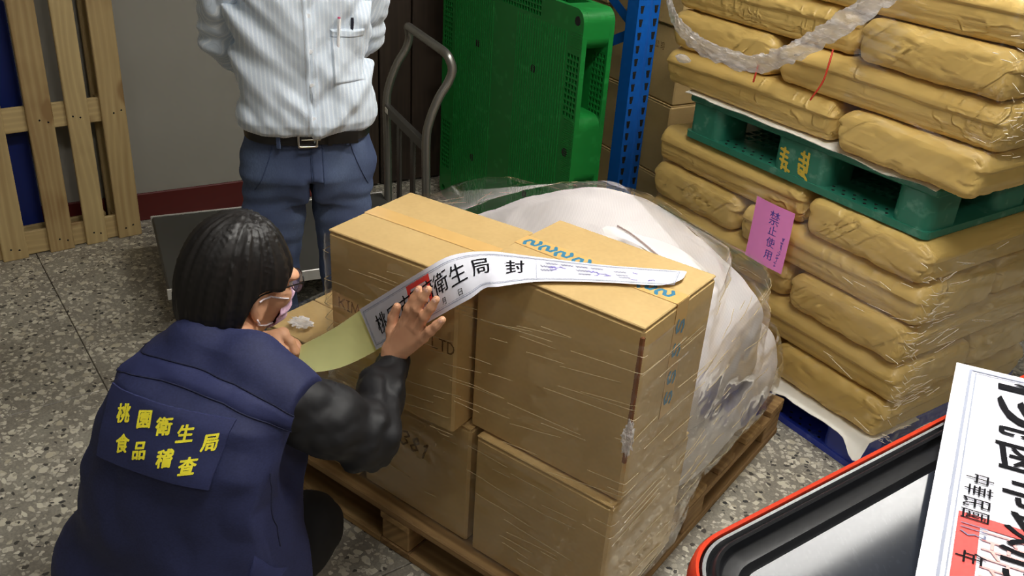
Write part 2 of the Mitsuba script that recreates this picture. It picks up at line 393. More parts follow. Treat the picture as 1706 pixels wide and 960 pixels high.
    '93,172,93,156,38,156,34,116,52,120,68,119,81,114,92,104,100,84,100,62,94,45,77,28,59,22,30,25]]],"6":[[[11,85,11,105,15,131,23,150,36,165,53,173,72,174,88,169,99,160,90,148,81,155,70,159,61,159,49,155,41,148,35,'
    '137,29,113,30,100,43,111,60,116,79,113,93,103,101,86,102,59,95,41,85,30,66,22,49,23,37,28,27,37,18,52],[30,85,33,59,38,48,47,40,59,36,66,37,73,40,80,49,85,64,85,76,80,91,72,99,55,102,44,98]]],"7":[[[10,156,10,172,'
    '102,172,102,161,81,130,69,102,62,71,59,25,40,25,43,66,48,90,57,116,80,155]]],"8":[[[9,56,10,71,16,85,35,102,24,113,17,127,16,142,22,158,31,167,44,173,63,174,79,169,90,159,96,145,95,123,88,110,78,99,91,89,100,74,'
    '102,55,97,41,89,32,70,23,42,23,27,29,20,35,14,42],[26,70,28,51,35,42,49,36,63,36,74,40,81,47,84,55,84,67,80,76,73,83,46,96,30,80],[33,132,37,122,44,115,66,105,78,120,81,139,73,155,62,160,51,160,37,152,33,142]]],'
    '"9":[[[9,116,9,135,12,147,18,158,34,171,45,174,66,172,80,164,88,155,95,141,99,125,100,89,92,54,84,40,75,31,59,23,40,22,22,28,12,36,21,48,31,41,43,37,54,38,65,43,78,64,83,95,58,81,35,82,19,92,12,104],[27,119,32,103,'
    '40,96,48,94,63,96,72,101,83,114,80,133,75,146,66,156,54,160,42,158,32,150,26,133]]]}'
)


# ------------------------------------------------------------------ materials
def wood_fn(light, dark):
    light, dark = C(*light), C(*dark)

    def fn(p, n, uv):
        tone = cell_rand(dr.floor(uv.x / 5.0), dr.floor(uv.y / 5.0), 3)
        g = fbm(uv.x * 3.0, uv.y * 55.0, tone * 40, 3)
        ring = dr.abs(dr.sin(uv.y * 130 + 9 * noise(uv.x * 1.6, uv.y * 9, tone * 30)))
        d, _, r = voronoi(uv.x * 3.1, uv.y * 7.0)
        knot = smoothstep(0.2, 0.06, d) * dr.select(r > 0.62, 1.0, 0.0)
        stain = smoothstep(0.55, 0.85, fbm(p.x * 5, p.y * 5, p.z * 5, 3))
        t = dr.clip(0.62 * g + 0.22 * ring + 0.6 * knot + 0.35 * stain + 0.35 * (tone - 0.5), 0, 1)
        return mix(light, dark, t)
    return proc(fn)


pr('mat_pine', wood_fn((194, 172, 122), (138, 108, 68)), 0.65)
pr('mat_pallet_wood', wood_fn((176, 143, 94), (96, 68, 40)), 0.75)
pr('mat_door_wood', wood_fn((58, 44, 32), (30, 22, 16)), 0.55)


def terrazzo(p, n, uv):
    base = mix(C(150, 146, 134), C(128, 122, 112), fbm(p.x * 14, p.y * 14, 0.0, 3))
    base = base * (0.86 + 0.28 * noise(p.x * 260, p.y * 260))
    out = base
    wx, wy = p.x + 0.004 * noise(p.x * 120, p.y * 120), p.y + 0.004 * noise(p.x * 120, p.y * 120, 5.0)
    for sc, gap, cover, ca, cb, k in ((34.0, 0.30, 0.30, C(206, 201, 184), C(178, 170, 150), 0.0), (58.0, 0.26, 0.30, C(212, 206, 190), C(160, 154, 140), 3.3), (96.0, 0.24, 0.26, C(196, 190, 176), C(150, 144, 130), 7.7), (70.0, 0.30, 0.10, C(84, 80, 74), C(58, 58, 58), 11.1)):
        d, d2, r = voronoi(wx * sc + k, wy * sc + 2 * k)
        m = smoothstep(gap - .05, gap + .05, d2 - d) * dr.select(r < cover, 1.0, 0.0)
        out = out * (1 - m) + mix(ca, cb, cell_rand(r * 999, 1.0)) * m
    dirt = smoothstep(0.45, 0.8, fbm(p.x * 2.1, p.y * 2.1, 3.0, 4))
    return out * (1 - 0.28 * dirt)


pr('mat_terrazzo', proc(terrazzo), 0.42, specular=0.35)
pr('mat_joint', C(92, 86, 76), 0.9)


def plaster(p, n, uv):
    s = smoothstep(0.5, 0.85, fbm(p.x * 1.7, p.y * 1.7, p.z * 1.7, 4))
    return mix(C(144, 141, 132), C(130, 126, 116), s)


pr('mat_plaster', proc(plaster), 0.85)
pr('mat_ceiling', C(205, 203, 196), 0.9)
pr('mat_baseboard', C(84, 26, 24), 0.45)


def cardboard(p, n, uv):
    g = fbm(p.x * 9, p.y * 9, p.z * 9, 3)
    f = noise(p.x * 160, p.y * 160, p.z * 160)
    return mix(C(200, 171, 118), C(182, 152, 100), 0.75 * g + 0.25 * f)


pr('mat_cardboard', proc(cardboard), 0.6, specular=0.3)
pr('mat_cardboard_dull', C(150, 122, 78), 0.75)
pr('mat_carton_seam', C(112, 84, 48), 0.8)


def kraft(p, n, uv):
    g = fbm(uv.x * 7, uv.y * 30, uv.x * 2, 3)
    big = noise(p.x * 6, p.y * 6, p.z * 6)
    return mix(C(214, 184, 112), C(192, 160, 90), 0.55 * g + 0.45 * big)


pr('mat_kraft', proc(kraft), 0.40, specular=0.5)


def paper_bump(p, n, uv):
    streak = fbm(uv.x * 5, uv.y * 120, 1.0, 3)
    cr = dr.abs(noise(uv.x * 38 + 3 * noise(uv.x * 9, uv.y * 9), uv.y * 30, 4.0) - .5)
    return .5 * streak + .8 * smoothstep(.16, .0, cr) * smoothstep(.45, .65, noise(uv.x * 7, uv.y * 9, 2.0))


scene['mat_kraft'] = {'type': 'bumpmap', 'scale': 0.0042, 't': proc(paper_bump), 'b': scene['mat_kraft']}
pr('mat_kraft_dull', C(196, 168, 108), 0.5)


def scuffed(base, worn, amt):
    base, worn = C(*base), C(*worn)

    def fn(p, n, uv):
        s = fbm(p.x * 30, p.y * 30, p.z * 30, 4)
        return mix(base, worn, dr.clip(smoothstep(0.58, 0.8, s) * amt + 0.25 * noise(p.x * 5, p.y * 5, p.z * 5), 0, 1))
    return proc(fn)


pr('mat_bright_green', scuffed((20, 116, 46), (40, 138, 66), 0.5), 0.38)
pr('mat_dark_green', scuffed((22, 104, 82), (96, 142, 124), 0.6), 0.42)
pr('mat_blue_plastic', scuffed((22, 42, 150), (90, 110, 180), 0.55), 0.4)
pr('mat_navy_plastic', C(14, 36, 112), 0.45)
pr('mat_rack_blue', scuffed((16, 92, 182), (30, 104, 190), 0.5), 0.35)
pr('mat_black_hole', C(16, 16, 16), 0.8)
pr('mat_rubber', C(24, 24, 24), 0.7)
pr('mat_steel_tube', C(150, 148, 142), 0.32, metallic=0.85)
pr('mat_steel_dark', C(84, 82, 78), 0.4, metallic=0.6)
pr('mat_deck', C(66, 66, 63), 0.55)
pr('mat_aluminium', C(206, 204, 198), 0.35, metallic=0.4)
pr('mat_paper', C(208, 209, 219), 0.6, two=True)
pr('mat_paper_slip', C(232, 230, 222), 0.8, two=True)
scene['mat_backing'] = {'type': 'principledthin', 'base_color': rgb(C(246, 249, 176)), 'roughness': 0.5, 'diff_trans': 1.0}
pr('mat_pink', C(232, 138, 204), 0.7, two=True)
pr('mat_ink', C(22, 22, 26), 0.8, two=True, specular=0.08)
pr('mat_ink_faint', C(120, 122, 150), 0.8, two=True)
pr('mat_ink_blue', C(70, 54, 150), 0.6, two=True)
pr('mat_ink_violet', C(104, 92, 186), 0.8, two=True)
pr('mat_border', C(150, 156, 176), 0.6, two=True)
pr('mat_stamp', C(222, 66, 60), 0.6, two=True)
pr('mat_stamp_pale', C(240, 170, 165), 0.6, two=True)
pr('mat_tape_print', C(64, 122, 152), 0.35, two=True)
pr('mat_carton_print', C(112, 84, 44), 0.7, two=True)
pr('mat_yellow_paint', C(190, 168, 62), 0.6, two=True)
pr('mat_red_thread', C(196, 62, 40), 0.6)
scene['mat_film'] = {'type': 'thindielectric', 'int_ior': 1.45}


def sacking(p, n, uv):
    s = 0.5 + 0.5 * dr.sin(p.x * 900) * dr.sin(p.z * 900)
    return mix(C(208, 203, 202), C(190, 184, 184), 0.3 * s + 0.6 * fbm(p.x * 8, p.y * 8, p.z * 8, 3))


pr('mat_sacking', proc(sacking), 0.55)
pr('mat_tray_black', C(20, 21, 24), 0.16, specular=0.6)
pr('mat_rim_black', C(26, 27, 30), 0.35)
pr('mat_rim_red', C(214, 62, 36), 0.3, specular=0.6)


# ------------------------------------------------------------------ lettering
def glyph(ch, thin=0.0, bold=0.0, slant=0.0):
    g = unary_union([Polygon(np.array(r[0]).reshape(-1, 2), [np.array(h).reshape(-1, 2) for h in r[1:]]).buffer(0) for r in GLYPHS[ch]])
    if thin:
        g = g.intersection(affinity.translate(g, 0, thin)).intersection(affinity.translate(g, 0, -thin)).buffer(0.5)
    if bold:
        g = g.buffer(bold, join_style=2)
    g = affinity.translate(g, -100, -100)
    if slant:
        g = affinity.affine_transform(g, [1, 0, slant, 1, 0, 0])
    return affinity.scale(g, 1 / 200, 1 / 200, origin=(0, 0))


def flat_tris(poly):
    vs, fs, n = [], [], 0
    for g in getattr(poly, 'geoms', [poly]):
        if g.geom_type == 'Polygon' and g.area > 1e-12:
            v, f = trimesh.creation.triangulate_polygon(g, engine='earcut')
            vs.append(v)
            fs.append(f + n)
            n += len(v)
    return np.vstack(vs), np.vstack(fs)


def inked(poly, M, lift=0.0006, thick=0.0004, maxedge=None):
    """print standing proud of a surface: poly in metres, M either a 4x4 frame or a function (s, t, height) -> points"""
    v, f = flat_tris(poly)
    if maxedge:
        v3, f = trimesh.remesh.subdivide_to_size(np.c_[v, np.zeros(len(v))], f, maxedge)
        v = v3[:, :2]
    if callable(M):
        p = M(v[:, 0], v[:, 1], np.full(len(v), lift))
    else:
        p = (np.c_[v, np.full(len(v), lift)]) @ M[:3, :3].T + M[:3, 3]
    return trimesh.Trimesh(p, f, process=False)


def strokes(lines, w):
    from shapely.geometry import LineString
    return unary_union([LineString(l).buffer(w / 2, cap_style=1) for l in lines])


def latin(text, height):
    """the outline of latin lettering, capitals 'height' tall, from a single-stroke alphabet"""
    A = {'K': [[(0, 0), (0, 1)], [(.6, 1), (0, .45)], [(.18, .6), (.65, 0)]], 'I': [[(.15, 0), (.15, 1)], [(0, 0), (.3, 0)], [(0, 1), (.3, 1)]],
         'M': [[(0, 0), (.05, 1), (.4, .2), (.75, 1), (.8, 0)]], 'H': [[(0, 0), (0, 1)], [(.6, 0), (.6, 1)], [(0, .5), (.6, .5)]],
         'O': [[(.32 + .32 * math.cos(a), .5 + .5 * math.sin(a)) for a in np.linspace(0, 2 * math.pi, 20)]],
         'C': [[(.32 + .32 * math.cos(a), .5 + .5 * math.sin(a)) for a in np.linspace(.8, 2 * math.pi - .8, 16)]],
         'L': [[(0, 1), (0, 0), (.5, 0)]], 'T': [[(0, 1), (.6, 1)], [(.3, 1), (.3, 0)]], 'D': [[(0, 0), (0, 1), (.3, 1), (.55, .75), (.6, .5), (.55, .25), (.3, 0), (0, 0)]],
         ',': [[(.1, .08), (.02, -.15)]], '.': [[(.08, .02), (.1, .04)]], 'S': [[(.5, .85), (.3, 1), (.08, .85), (.1, .62), (.45, .42), (.5, .18), (.28, 0), (.02, .14)]],
         '2': [[(.02, .8), (.2, 1), (.45, .85), (.42, .6), (0, 0), (.5, 0)]], '3': [[(.03, .9), (.25, 1), (.45, .8), (.22, .55), (.48, .3), (.25, 0), (0, .12)]],
         '8': [[(.25, .52), (.05, .75), (.25, 1), (.45, .75), (.25, .52), (.02, .25), (.25, 0), (.5, .25), (.25, .52)]], '1': [[(.1, .8), (.25, 1), (.25, 0)]], ' ': []}
    x, ls = 0.0, []
    for ch in text:
        g = A[ch]
        for l in g:
            ls.append([((x + a) * height, b * height) for a, b in l])
        x += (max([a for l in g for a, b in l]) if g else .35) + .24
    return strokes(ls, height * 0.13)


# ------------------------------------------------------------------ the room
W_ANG = 31.0
we = np.array([math.cos(math.radians(W_ANG)), math.sin(math.radians(W_ANG)), 0])
wn = np.array([-we[1], we[0], 0])                 # out through the back wall
WO = np.array([-1.45, 3.70, 0.0])
ROOM = frame(WO, we, wn)                           # x along the back wall, y into the wall, z up
RX0, RX1, RY0, RZ = -2.6, 6.2, -6.4, CEIL_Z
struct('floor', tm(plainbox(RX0 - .1, RX1 + .1, RY0 - .1, 0.1, -0.12, -0.006), ROOM), 'mat_joint')
te, tn_ = math.radians(37.0), None
TF = frame([-1.258, 2.321, 0], [math.cos(te), math.sin(te), 0], [-math.sin(te), math.cos(te), 0])
TP, TQ, JW = 0.90, 1.15, 0.0035
for i in range(-2, 5):
    for j in range(-4, 4):
        x0, y0 = i * TP, j * TQ
        c4 = tm(plainbox(x0 + JW / 2, x0 + TP - JW / 2, y0 + JW / 2, y0 + TQ - JW / 2, -0.03, 0), TF)
        rc = (np.linalg.inv(ROOM) @ np.c_[c4.vertices, np.ones(8)].T).T
        if rc[:, 0].max() < RX0 or rc[:, 0].min() > 3.2 or rc[:, 1].min() > 0 or rc[:, 1].max() < -5:
            continue
        part('floor', 'tile', tm(cbox(x0 + JW / 2, x0 + TP - JW / 2, y0 + JW / 2, y0 + TQ - JW / 2, -0.03, 0, 0.0015), TF), 'mat_terrazzo')
DOOR0, DOOR1, DOORZ = 0.72, 2.35, 2.25
wallp = sbox(RX0, 0, RX1, RZ).difference(sbox(DOOR0, -1, DOOR1, DOORZ))
struct('wall_back', tm(tm(extr(wallp, 0.12), rot([1, 0, 0], 90)), ROOM @ tr(0, 0.12, 0)), 'mat_plaster')
struct('wall_left', tm(plainbox(RX0 - .12, RX0, RY0, 0.12, 0, RZ), ROOM), 'mat_plaster')
struct('wall_right', tm(plainbox(RX1, RX1 + .12, RY0, 0.12, 0, RZ), ROOM), 'mat_plaster')
struct('wall_front', tm(plainbox(RX0 - .12, RX1 + .12, RY0 - .12, RY0, 0, RZ), ROOM), 'mat_plaster')
struct('ceiling', tm(plainbox(RX0 - .12, RX1 + .12, RY0 - .12, .12, RZ, RZ + .1), ROOM), 'mat_ceiling')
struct('baseboard_back', tm(cbox(RX0, DOOR0 - 0.005, -0.014, 0.0, 0.0, 0.125, 0.004), ROOM), 'mat_baseboard', label='dark red painted baseboard along the grey wall')
dk = struct('door_1', tm(cbox(DOOR0, DOOR1, 0.035, 0.075, 0.0, DOORZ, 0.003), ROOM), 'mat_door_wood', label='dark brown plank door behind the platform trolley')
rng = np.random.default_rng(5)
x = DOOR0 + 0.01
while x < DOOR1 - 0.05:
    wd = min(0.165, DOOR1 - 0.01 - x)
    m, uv = unmerge_uv(cbox(x, x + wd - 0.008, 0.0, 0.036, 0.012, DOORZ - 0.01, 0.003), (5.0 * rng.integers(1, 60), 5.0 * rng.integers(1, 60)), 2)
    part(dk, 'plank', tm(m, ROOM), 'mat_door_wood', uv=uv)
    x += wd

# ceiling fixtures: flat panels with a glowing diffuser
scene['mat_diffuser'] = {'type': 'diffuse', 'reflectance': rgb([0.7, 0.7, 0.7])}
pr('mat_fixture', C(228, 228, 224), 0.5)
for k, (lx, ly, la, rad) in enumerate(LAMPS):
    F = frame([lx, ly, CEIL_Z], [math.cos(math.radians(la)), math.sin(math.radians(la)), 0], [-math.sin(math.radians(la)), math.cos(math.radians(la)), 0])
    t = thing('ceiling_lamp', 'white ceiling lamp with a glowing diffuser above ' + ['the yellow sacks', 'the cartons', 'the floor at the left', 'the lift machine'][k], 'lamp', 'ceiling lamps')
    part(t, 'housing', tm(cbox(-.63, .63, -.18, .18, -.045, 0, .006), F), 'mat_fixture')
    g = plainbox(-.6, .6, -.15, .15, -.052, -.046)
    part(t, 'diffuser', tm(g, F), 'mat_diffuser', emitter={'type': 'area', 'radiance': rgb([rad * c for c in LAMP_TINT])})


# ------------------------------------------------------------------ pallet of cartons in front
PU = np.array([-0.812, 0.584, 0.0])               # along the front of the load, to the left
PV = np.array([0.590, 0.807, 0.0])                # into the load
PU /= np.linalg.norm(PU)
PV = np.array([-PU[1], PU[0], 0]) * -1
P0 = np.array([0.190, 1.385, 0.0])
LOAD = frame(P0, PU, PV, [0, 0, 1])               # (u, v, z); left-handed: meshes are flipped by put_load
rng = np.random.default_rng(11)


def inload(m):
    k = tm(m, LOAD)
    return k


def load_pts(q):
    return np.asarray(q, float) @ LOAD[:3, :3].T + LOAD[:3, 3]


def wboard(parent, name, x0, x1, y0, y1, z0, z1, M, bsdf, ax):
    m, uv = unmerge_uv(cbox(x0, x1, y0, y1, z0, z1, 0.003), (5.0 * rng.integers(1, 80) + .5, 5.0 * rng.integers(1, 80) + .5), ax)
    return part(parent, name, tm(m, M), bsdf, uv=uv)


wp = thing('wooden_pallet', 'worn brown wooden pallet on the floor under the wrapped cartons', 'pallet')
PL, PD = 1.10, 1.16                                # along u, along v
wt = 0.022
for k in range(7):                                 # top boards run along u, their ends show on the right side
    y = k * (PD - 0.1) / 6
    wboard(wp, 'deck_board', 0, PL, y, y + 0.1, 0.11, 0.11 + wt, LOAD, 'mat_pallet_wood', 0)
for x in (0.0, 0.5, 1.0):                          # stringer boards along v
    wboard(wp, 'stringer_board', x, x + 0.1, 0, PD, 0.088, 0.11, LOAD, 'mat_pallet_wood', 1)
    for y in (0.0, 0.52, 1.04):
        wboard(wp, 'block', x + .004, x + 0.096, y + .004, y + 0.12, wt, 0.088, LOAD, 'mat_pallet_wood', 1)
    wboard(wp, 'skid_board', x, x + 0.1, 0, PD, 0, wt, LOAD, 'mat_pallet_wood', 1)
for y in (0.0, PD - 0.1):
    for a, b in ((0.1, 0.5), (0.6, 1.0)):
        wboard(wp, 'skid_board', a, b, y, y + 0.1, 0, wt, LOAD, 'mat_pallet_wood', 0)

DECK = 0.133


def carton(label, cx, cy, z0, w, d, h, yaw=0.0, seam='x', group=None, tape=None, prints=(), flap=True):
    """w along u, d along v"""
    t = thing('carton', label, 'box', group)
    M = LOAD @ tr(cx, cy, z0) @ rot([0, 0, 1], yaw)
    part(t, 'body', tm(cbox(-w / 2, w / 2, -d / 2, d / 2, 0, h - 0.006, 0.006), M), 'mat_cardboard')
    if seam == 'x':                                 # two top flaps meeting along u
        for s in (-1, 1):
            y0, y1 = sorted((s * 0.0015, s * (d / 2 - 0.001)))
            part(t, 'top_flap', tm(cbox(-w / 2 + .001, w / 2 - .001, y0, y1, h - 0.006, h, 0.002), M), 'mat_cardboard')
    else:
        for s in (-1, 1):
            x0, x1 = sorted((s * 0.0015, s * (w / 2 - 0.001)))
            part(t, 'top_flap', tm(cbox(x0, x1, -d / 2 + .001, d / 2 - .001, h - 0.006, h, 0.002), M), 'mat_cardboard')
    return t, M


LW, LH = 0.335, 0.335
c1, M1 = carton('lower wrapped carton at the right corner of the wooden pallet, below the sealed box', 0.15, 0.20, DECK, 0.355, 0.335, LH, 0.0)
c2, M2 = carton('lower wrapped carton with a handwritten number, in the middle of the front row', 0.52, 0.205, DECK, 0.345, 0.33, LH, 0.4)
c3, M3 = carton('lower wrapped carton at the left end of the pallet, behind the crouching person', 0.88, 0.20, DECK, 0.335, 0.335, LH, -0.6)
ZT = DECK + LH + 0.001
c4, M4 = carton('upper wrapped carton on the left whose top is bare, printed with letters in front', 0.554, 0.128, ZT, 0.355, 0.285, 0.392, -4.0, 'x')
c5, M5 = carton('upper wrapped carton on the right with blue printed tape along its top seam', 0.165, 0.198, ZT, 0.392, 0.292, 0.412, 0.0, 'x')

# writing on the cartons
H4, H5 = 0.392, 0.412


def on_front(M, w, d, x, z):                       # frame whose x reads to the right on the front face (towards the viewer)
    return M @ np.array([[-1, 0, 0, x], [0, 0, -1, -d / 2], [0, 1, 0, z], [0, 0, 0, 1.0]])


F4 = on_front(M4, .355, .285, 0.15, 0.205)
part(c4, 'lettering', inked(latin('KIM HO', 0.026), F4), 'mat_carton_print', label='dark printed letters reading KIM HO')
part(c4, 'lettering', inked(latin('CO., LTD', 0.026), F4 @ tr(0.19, 0.0, 0)), 'mat_carton_print', label='dark printed letters reading CO., LTD')
F2 = on_front(M2, .345, .33, 0.075, 0.19)
part(c2, 'handwriting', inked(affinity.skew(latin('2381', 0.045), 12), F2 @ rot([0, 0, 1], -6)), 'mat_carton_print', label='faint handwritten number')

# clear packing tape with blue printed marks over the right carton
tw = 0.048
tp = part(c5, 'tape', tm(plainbox(-.196, .196, -tw / 2, tw / 2, H5 + .0006, H5 + .0012), M5), pr('mat_tape', C(206, 168, 106), 0.18, specular=0.7), label='clear packing tape with blue printed letters')
part(c5, 'tape', tm(plainbox(-.1975, -.1967, -tw / 2, tw / 2, H5 - .27, H5 + .0006), M5), 'mat_tape', label='clear packing tape hanging down the right side')


def tape_mark(cx, cy, M, side=False, s=1.0):
    g = strokes([[(.016, .010), (.006, .016), (-.008, .012), (-.008, .003), (.008, -.003), (.008, -.012), (-.006, -.016), (-.016, -.010)]], 0.0075)
    g = affinity.rotate(g, 90, origin=(0, 0))
    g = affinity.scale(g, s, s, origin=(0, 0))
    if side:
        F = M @ np.array([[0, 0, -1, -.1983], [1, 0, 0, cx], [0, 1, 0, cy], [0, 0, 0, 1.0]])
    else:
        F = M @ tr(cx, cy, H5 + .0012)
    part(c5, 'tape_mark', inked(g, F, 0.0002), 'mat_tape_print', label='blue letter printed on the tape')


for x in (.165, .125, .085, .04, -.005, -.05, -.115, -.155):
    tape_mark(x, 0.0, M5)
for z in (.355, .30, .235, .185):
    tape_mark(0.0, z, M5, True, 1.0)
part(c5, 'worn_edge', tm(cbox(-.1966, -.187, -.1466, -.138, .10, .392, .002), M5), pr('mat_worn_edge', C(122, 78, 46), 0.8), label='worn darker vertical edge')
# plain tape on the left carton
part(c4, 'tape', tm(plainbox(-.1775, .1775, -.024, .024, H4 + .0006, H4 + .0011), M4), 'mat_tape', label='clear packing tape along the seam')


# white sacks behind the cartons
def sackdist(cx, cy, cz, hx, hy, hz, r, seed):
    def f(p):
        d = rboxd(p, (cx, cy, cz), np.eye(3), (hx, hy, hz), r)
        n = meshkit.fbm(p * [9, 9, 9], 3, seed) - 0.5
        fold = meshkit.noise(p * [5, 26, 7], seed + 3) - 0.5
        d = d + 0.03 * n + 0.007 * fold
        return np.maximum(np.maximum(d, .139 - p[:, 2]), .386 - p[:, 1])
    return f


def load_mesh(f, lo, hi, h):
    m = nets(f, lo, hi, h)
    m.apply_transform(LOAD)
    return m


low = sackdist(.475, .745, .30, .485, .345, .175, .15, 4)
m = load_mesh(low, (-.12, .33, .09), (1.05, 1.25, .55), 0.011)
k = thing('white_sack', 'big white woven sack on the wooden pallet behind the cartons, the lower of two', 'sack')
put(k, m, 'mat_sacking', True)


def upf(p):
    # a full sack whose crown is a ridge behind the cartons and which slopes down to both ends
    q = p - np.array([.45, .66, .60])
    top = 0.215 - 0.62 * np.maximum(np.abs(q[:, 0] + .02) - .05, 0) ** 1.25 - 1.3 * np.maximum(np.abs(q[:, 1] - .03) - .04, 0) ** 1.5
    d = rboxd(p, (.475, .635, .565), np.eye(3), (.485, .255, .26), .15)
    n = meshkit.fbm(p * 8, 3, 21) - 0.5
    fold = meshkit.noise(p * [22, 5, 7], 9) - 0.5
    d = smax(d, (q[:, 2] - top) * 0.8, 0.05) + 0.022 * n + 0.007 * fold
    return np.maximum(np.maximum(d, .372 - p[:, 1]), .006 - low(p))


m = load_mesh(upf, (-.12, .32, .30), (1.05, 1.2, .90), 0.011)
k = thing('white_sack', 'big white woven sack heaped behind the cartons, the upper of two, with a folded flap', 'sack')
put(k, m, 'mat_sacking', True)
# folded flap of the sack mouth beside the right carton
fl = []
for a in np.linspace(0, 1, 14):
    row = []
    for b in np.linspace(0, 1, 9):
        u = .30 - .25 * a + .02 * math.sin(9 * b)
        v = .45 + .12 * b - .02 * a
        z = .828 - .05 * a * a - .02 * b + .014 * math.sin(5 * b + 4 * a)
        row.append((u, v, z))
    fl.append(row)
sh = gridmesh(load_pts(np.array(fl).reshape(-1, 3)).reshape(14, 9, 3))
part(k, 'flap', sh, pr('mat_sacking_sheet', C(212, 208, 206), 0.6, two=True), True, label='folded white cloth flap with a seam')
sp = smoothpath(load_pts(np.array([fl[i][3] for i in range(0, 14, 2)])) + [0, 0, .004], 20)
part(k, 'seam', tube(sp, 0.0022, 6), pr('mat_seam', C(150, 132, 128), 0.7))


# stretch film wound round the whole load
def section(z):
    ps = []

    def add(M, w, d, z0, h):
        if z0 - .003 <= z <= z0 + h + .003:
            for a in (-1, 1):
                for b in (-1, 1):
                    q = (np.linalg.inv(LOAD) @ M @ np.array([a * w / 2, b * d / 2, 0, 1.0]))
                    ps.append(q[:2])
    add(M1, .355, .335, DECK, LH)
    add(M2, .345, .33, DECK, LH)
    add(M3, .335, .335, DECK, LH)
    add(M4, .355, .285, ZT, H4)
    add(M5, .392, .292, ZT, H5)
    if z < .47:
        o_ = .13 + .09 * min(1.0, max(0.0, (.30 - z) / .14))
        disc = ((o_, .55, .13), (o_, .90, .13), (.96 - o_, .55, .13), (.96 - o_, .90, .13))
    elif z < .70:
        disc = ((.13, .53, .13), (.13, .74, .13), (.83, .53, .13), (.83, .74, .13))
    else:
        c_ = (z - .70) / .12
        disc = tuple((.43 + sx * max(.30 - .24 * c_, .0), .66 + sy * max(.09 - .07 * c_, 0), max(.11 - .06 * c_, .02)) for sx in (-1, 1) for sy in (-1, 1)) + (((.12, .50, .10), (.27, .52, .08)) if z < .842 else ())
    for (x, y, r) in disc:
        for a in np.linspace(0, 2 * math.pi, 12):
            ps.append((x + r * math.cos(a), y + r * math.sin(a)))
    return shapely.MultiPoint(ps).convex_hull


ZS = np.concatenate([np.linspace(.137, .47, 26), np.linspace(.475, .850, 34)])
NR = 420
ring = []
cen = np.array([.45, .5])
for iz, z in enumerate(ZS):
    P = section(z).buffer(.006).exterior
    an = np.linspace(0, 2 * math.pi, NR, endpoint=False)
    from shapely.geometry import LineString
    row = []
    L = P.length
    c = np.array(P.coords)
    th = np.unwrap(np.arctan2(c[:, 1] - cen[1], c[:, 0] - cen[0]))
    if th[-1] < th[0]:
        c, th = c[::-1], th[::-1]
    tt = np.concatenate([th[:-1] - 2 * math.pi, th, th[1:] + 2 * math.pi])
    cc = np.vstack([c[:-1], c, c[1:]])
    # radius by intersecting rays with the outline, so that flat runs stay flat
    for a in an:
        d = np.array([math.cos(a), math.sin(a)])
        x = P.intersection(LineString([cen, cen + 3 * d]))
        g = x if x.geom_type == 'Point' else list(x.geoms)[0]
        row.append((g.x, g.y, z))
    ring.append(row)
ring = np.array(ring)                              # (nz, NR, 3)
qq = ring.reshape(-1, 3)
an = np.tile(np.linspace(0, 2 * math.pi, NR, endpoint=False), len(ZS))
slope = 0.16 * np.sin(an * 3 + 1.0)
wr = meshkit.fbm(np.stack([an * 1.6, (qq[:, 2] + 0.05 * np.sin(an * 2.0) + 0.02 * slope) * 70, 0 * an], 1), 3, 7) - 0.5
outw = qq[:, :2] - cen
outw /= np.linalg.norm(outw, axis=1, keepdims=True)
qq[:, :2] += outw * (0.0055 + 0.009 * wr)[:, None]
for _ in range(14):
    dd = np.minimum(low(qq), upf(qq))
    qq[:, :2] += outw * np.clip(.016 - dd, 0, .03)[:, None]
film = gridmesh(load_pts(qq).reshape(len(ZS), NR, 3).transpose(1, 0, 2), True)
k = thing('stretch_film', 'clear stretch film wound around the cartons and white sacks on the wooden pallet', 'plastic film')
put(k, film, 'mat_film', True)


# tight folds of the film that run along its wrinkles
rw = np.random.default_rng(17)
Q3 = qq.reshape(len(ZS), NR, 3)
wv, wf, n0 = [], [], 0
for k_ in range(300):
    ia = rw.integers(0, NR) if k_ % 3 else rw.integers(int(NR * .55), int(NR * .98))
    iz = rw.uniform(2, len(ZS) - 3)
    n_ = rw.integers(5, 22)
    sl = rw.uniform(-.10, .06)
    wd = rw.uniform(.00035, .0011)
    for j_ in range(n_):
        a_, z_ = (ia + j_) % NR, np.clip(iz + sl * j_, 0, len(ZS) - 1.001)
        z0_ = int(z_)
        c_ = Q3[z0_, a_] * (1 - z_ + z0_) + Q3[z0_ + 1, a_] * (z_ - z0_)
        o_ = np.r_[unit(c_[:2] - cen), 0] * .0012
        w_ = wd * math.sin(math.pi * (j_ + .5) / n_)
        wv += [c_ + o_ + [0, 0, w_], c_ + o_ * 2, c_ + o_ - [0, 0, w_]]
        if j_:
            b_ = n0 + 3 * j_
            wf += [[b_ - 3, b_, b_ + 1], [b_ - 3, b_ + 1, b_ - 2], [b_ - 2, b_ + 1, b_ + 2], [b_ - 2, b_ + 2, b_ - 1]]
    n0 += 3 * n_
fold_m = trimesh.Trimesh(load_pts(np.array(wv)), np.array(wf), process=False)
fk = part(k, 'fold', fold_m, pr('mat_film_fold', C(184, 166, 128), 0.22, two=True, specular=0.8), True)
lab(fk, 'fine tight folds in the stretch film', None, None, 'stuff')


# ------------------------------------------------------------------ stack of yellow paper sacks on the right
Q0 = np.array([1.07, 2.17, 0.0])
QA = np.array([-0.569, 0.822, 0.0])                # along the left face, away from the near corner
QB = np.array([0.822, 0.569, 0.0])                 # along the right face, away from the near corner
STACK = frame(Q0, QB, QA)                          # x along the right face, y along the left face (right-handed)


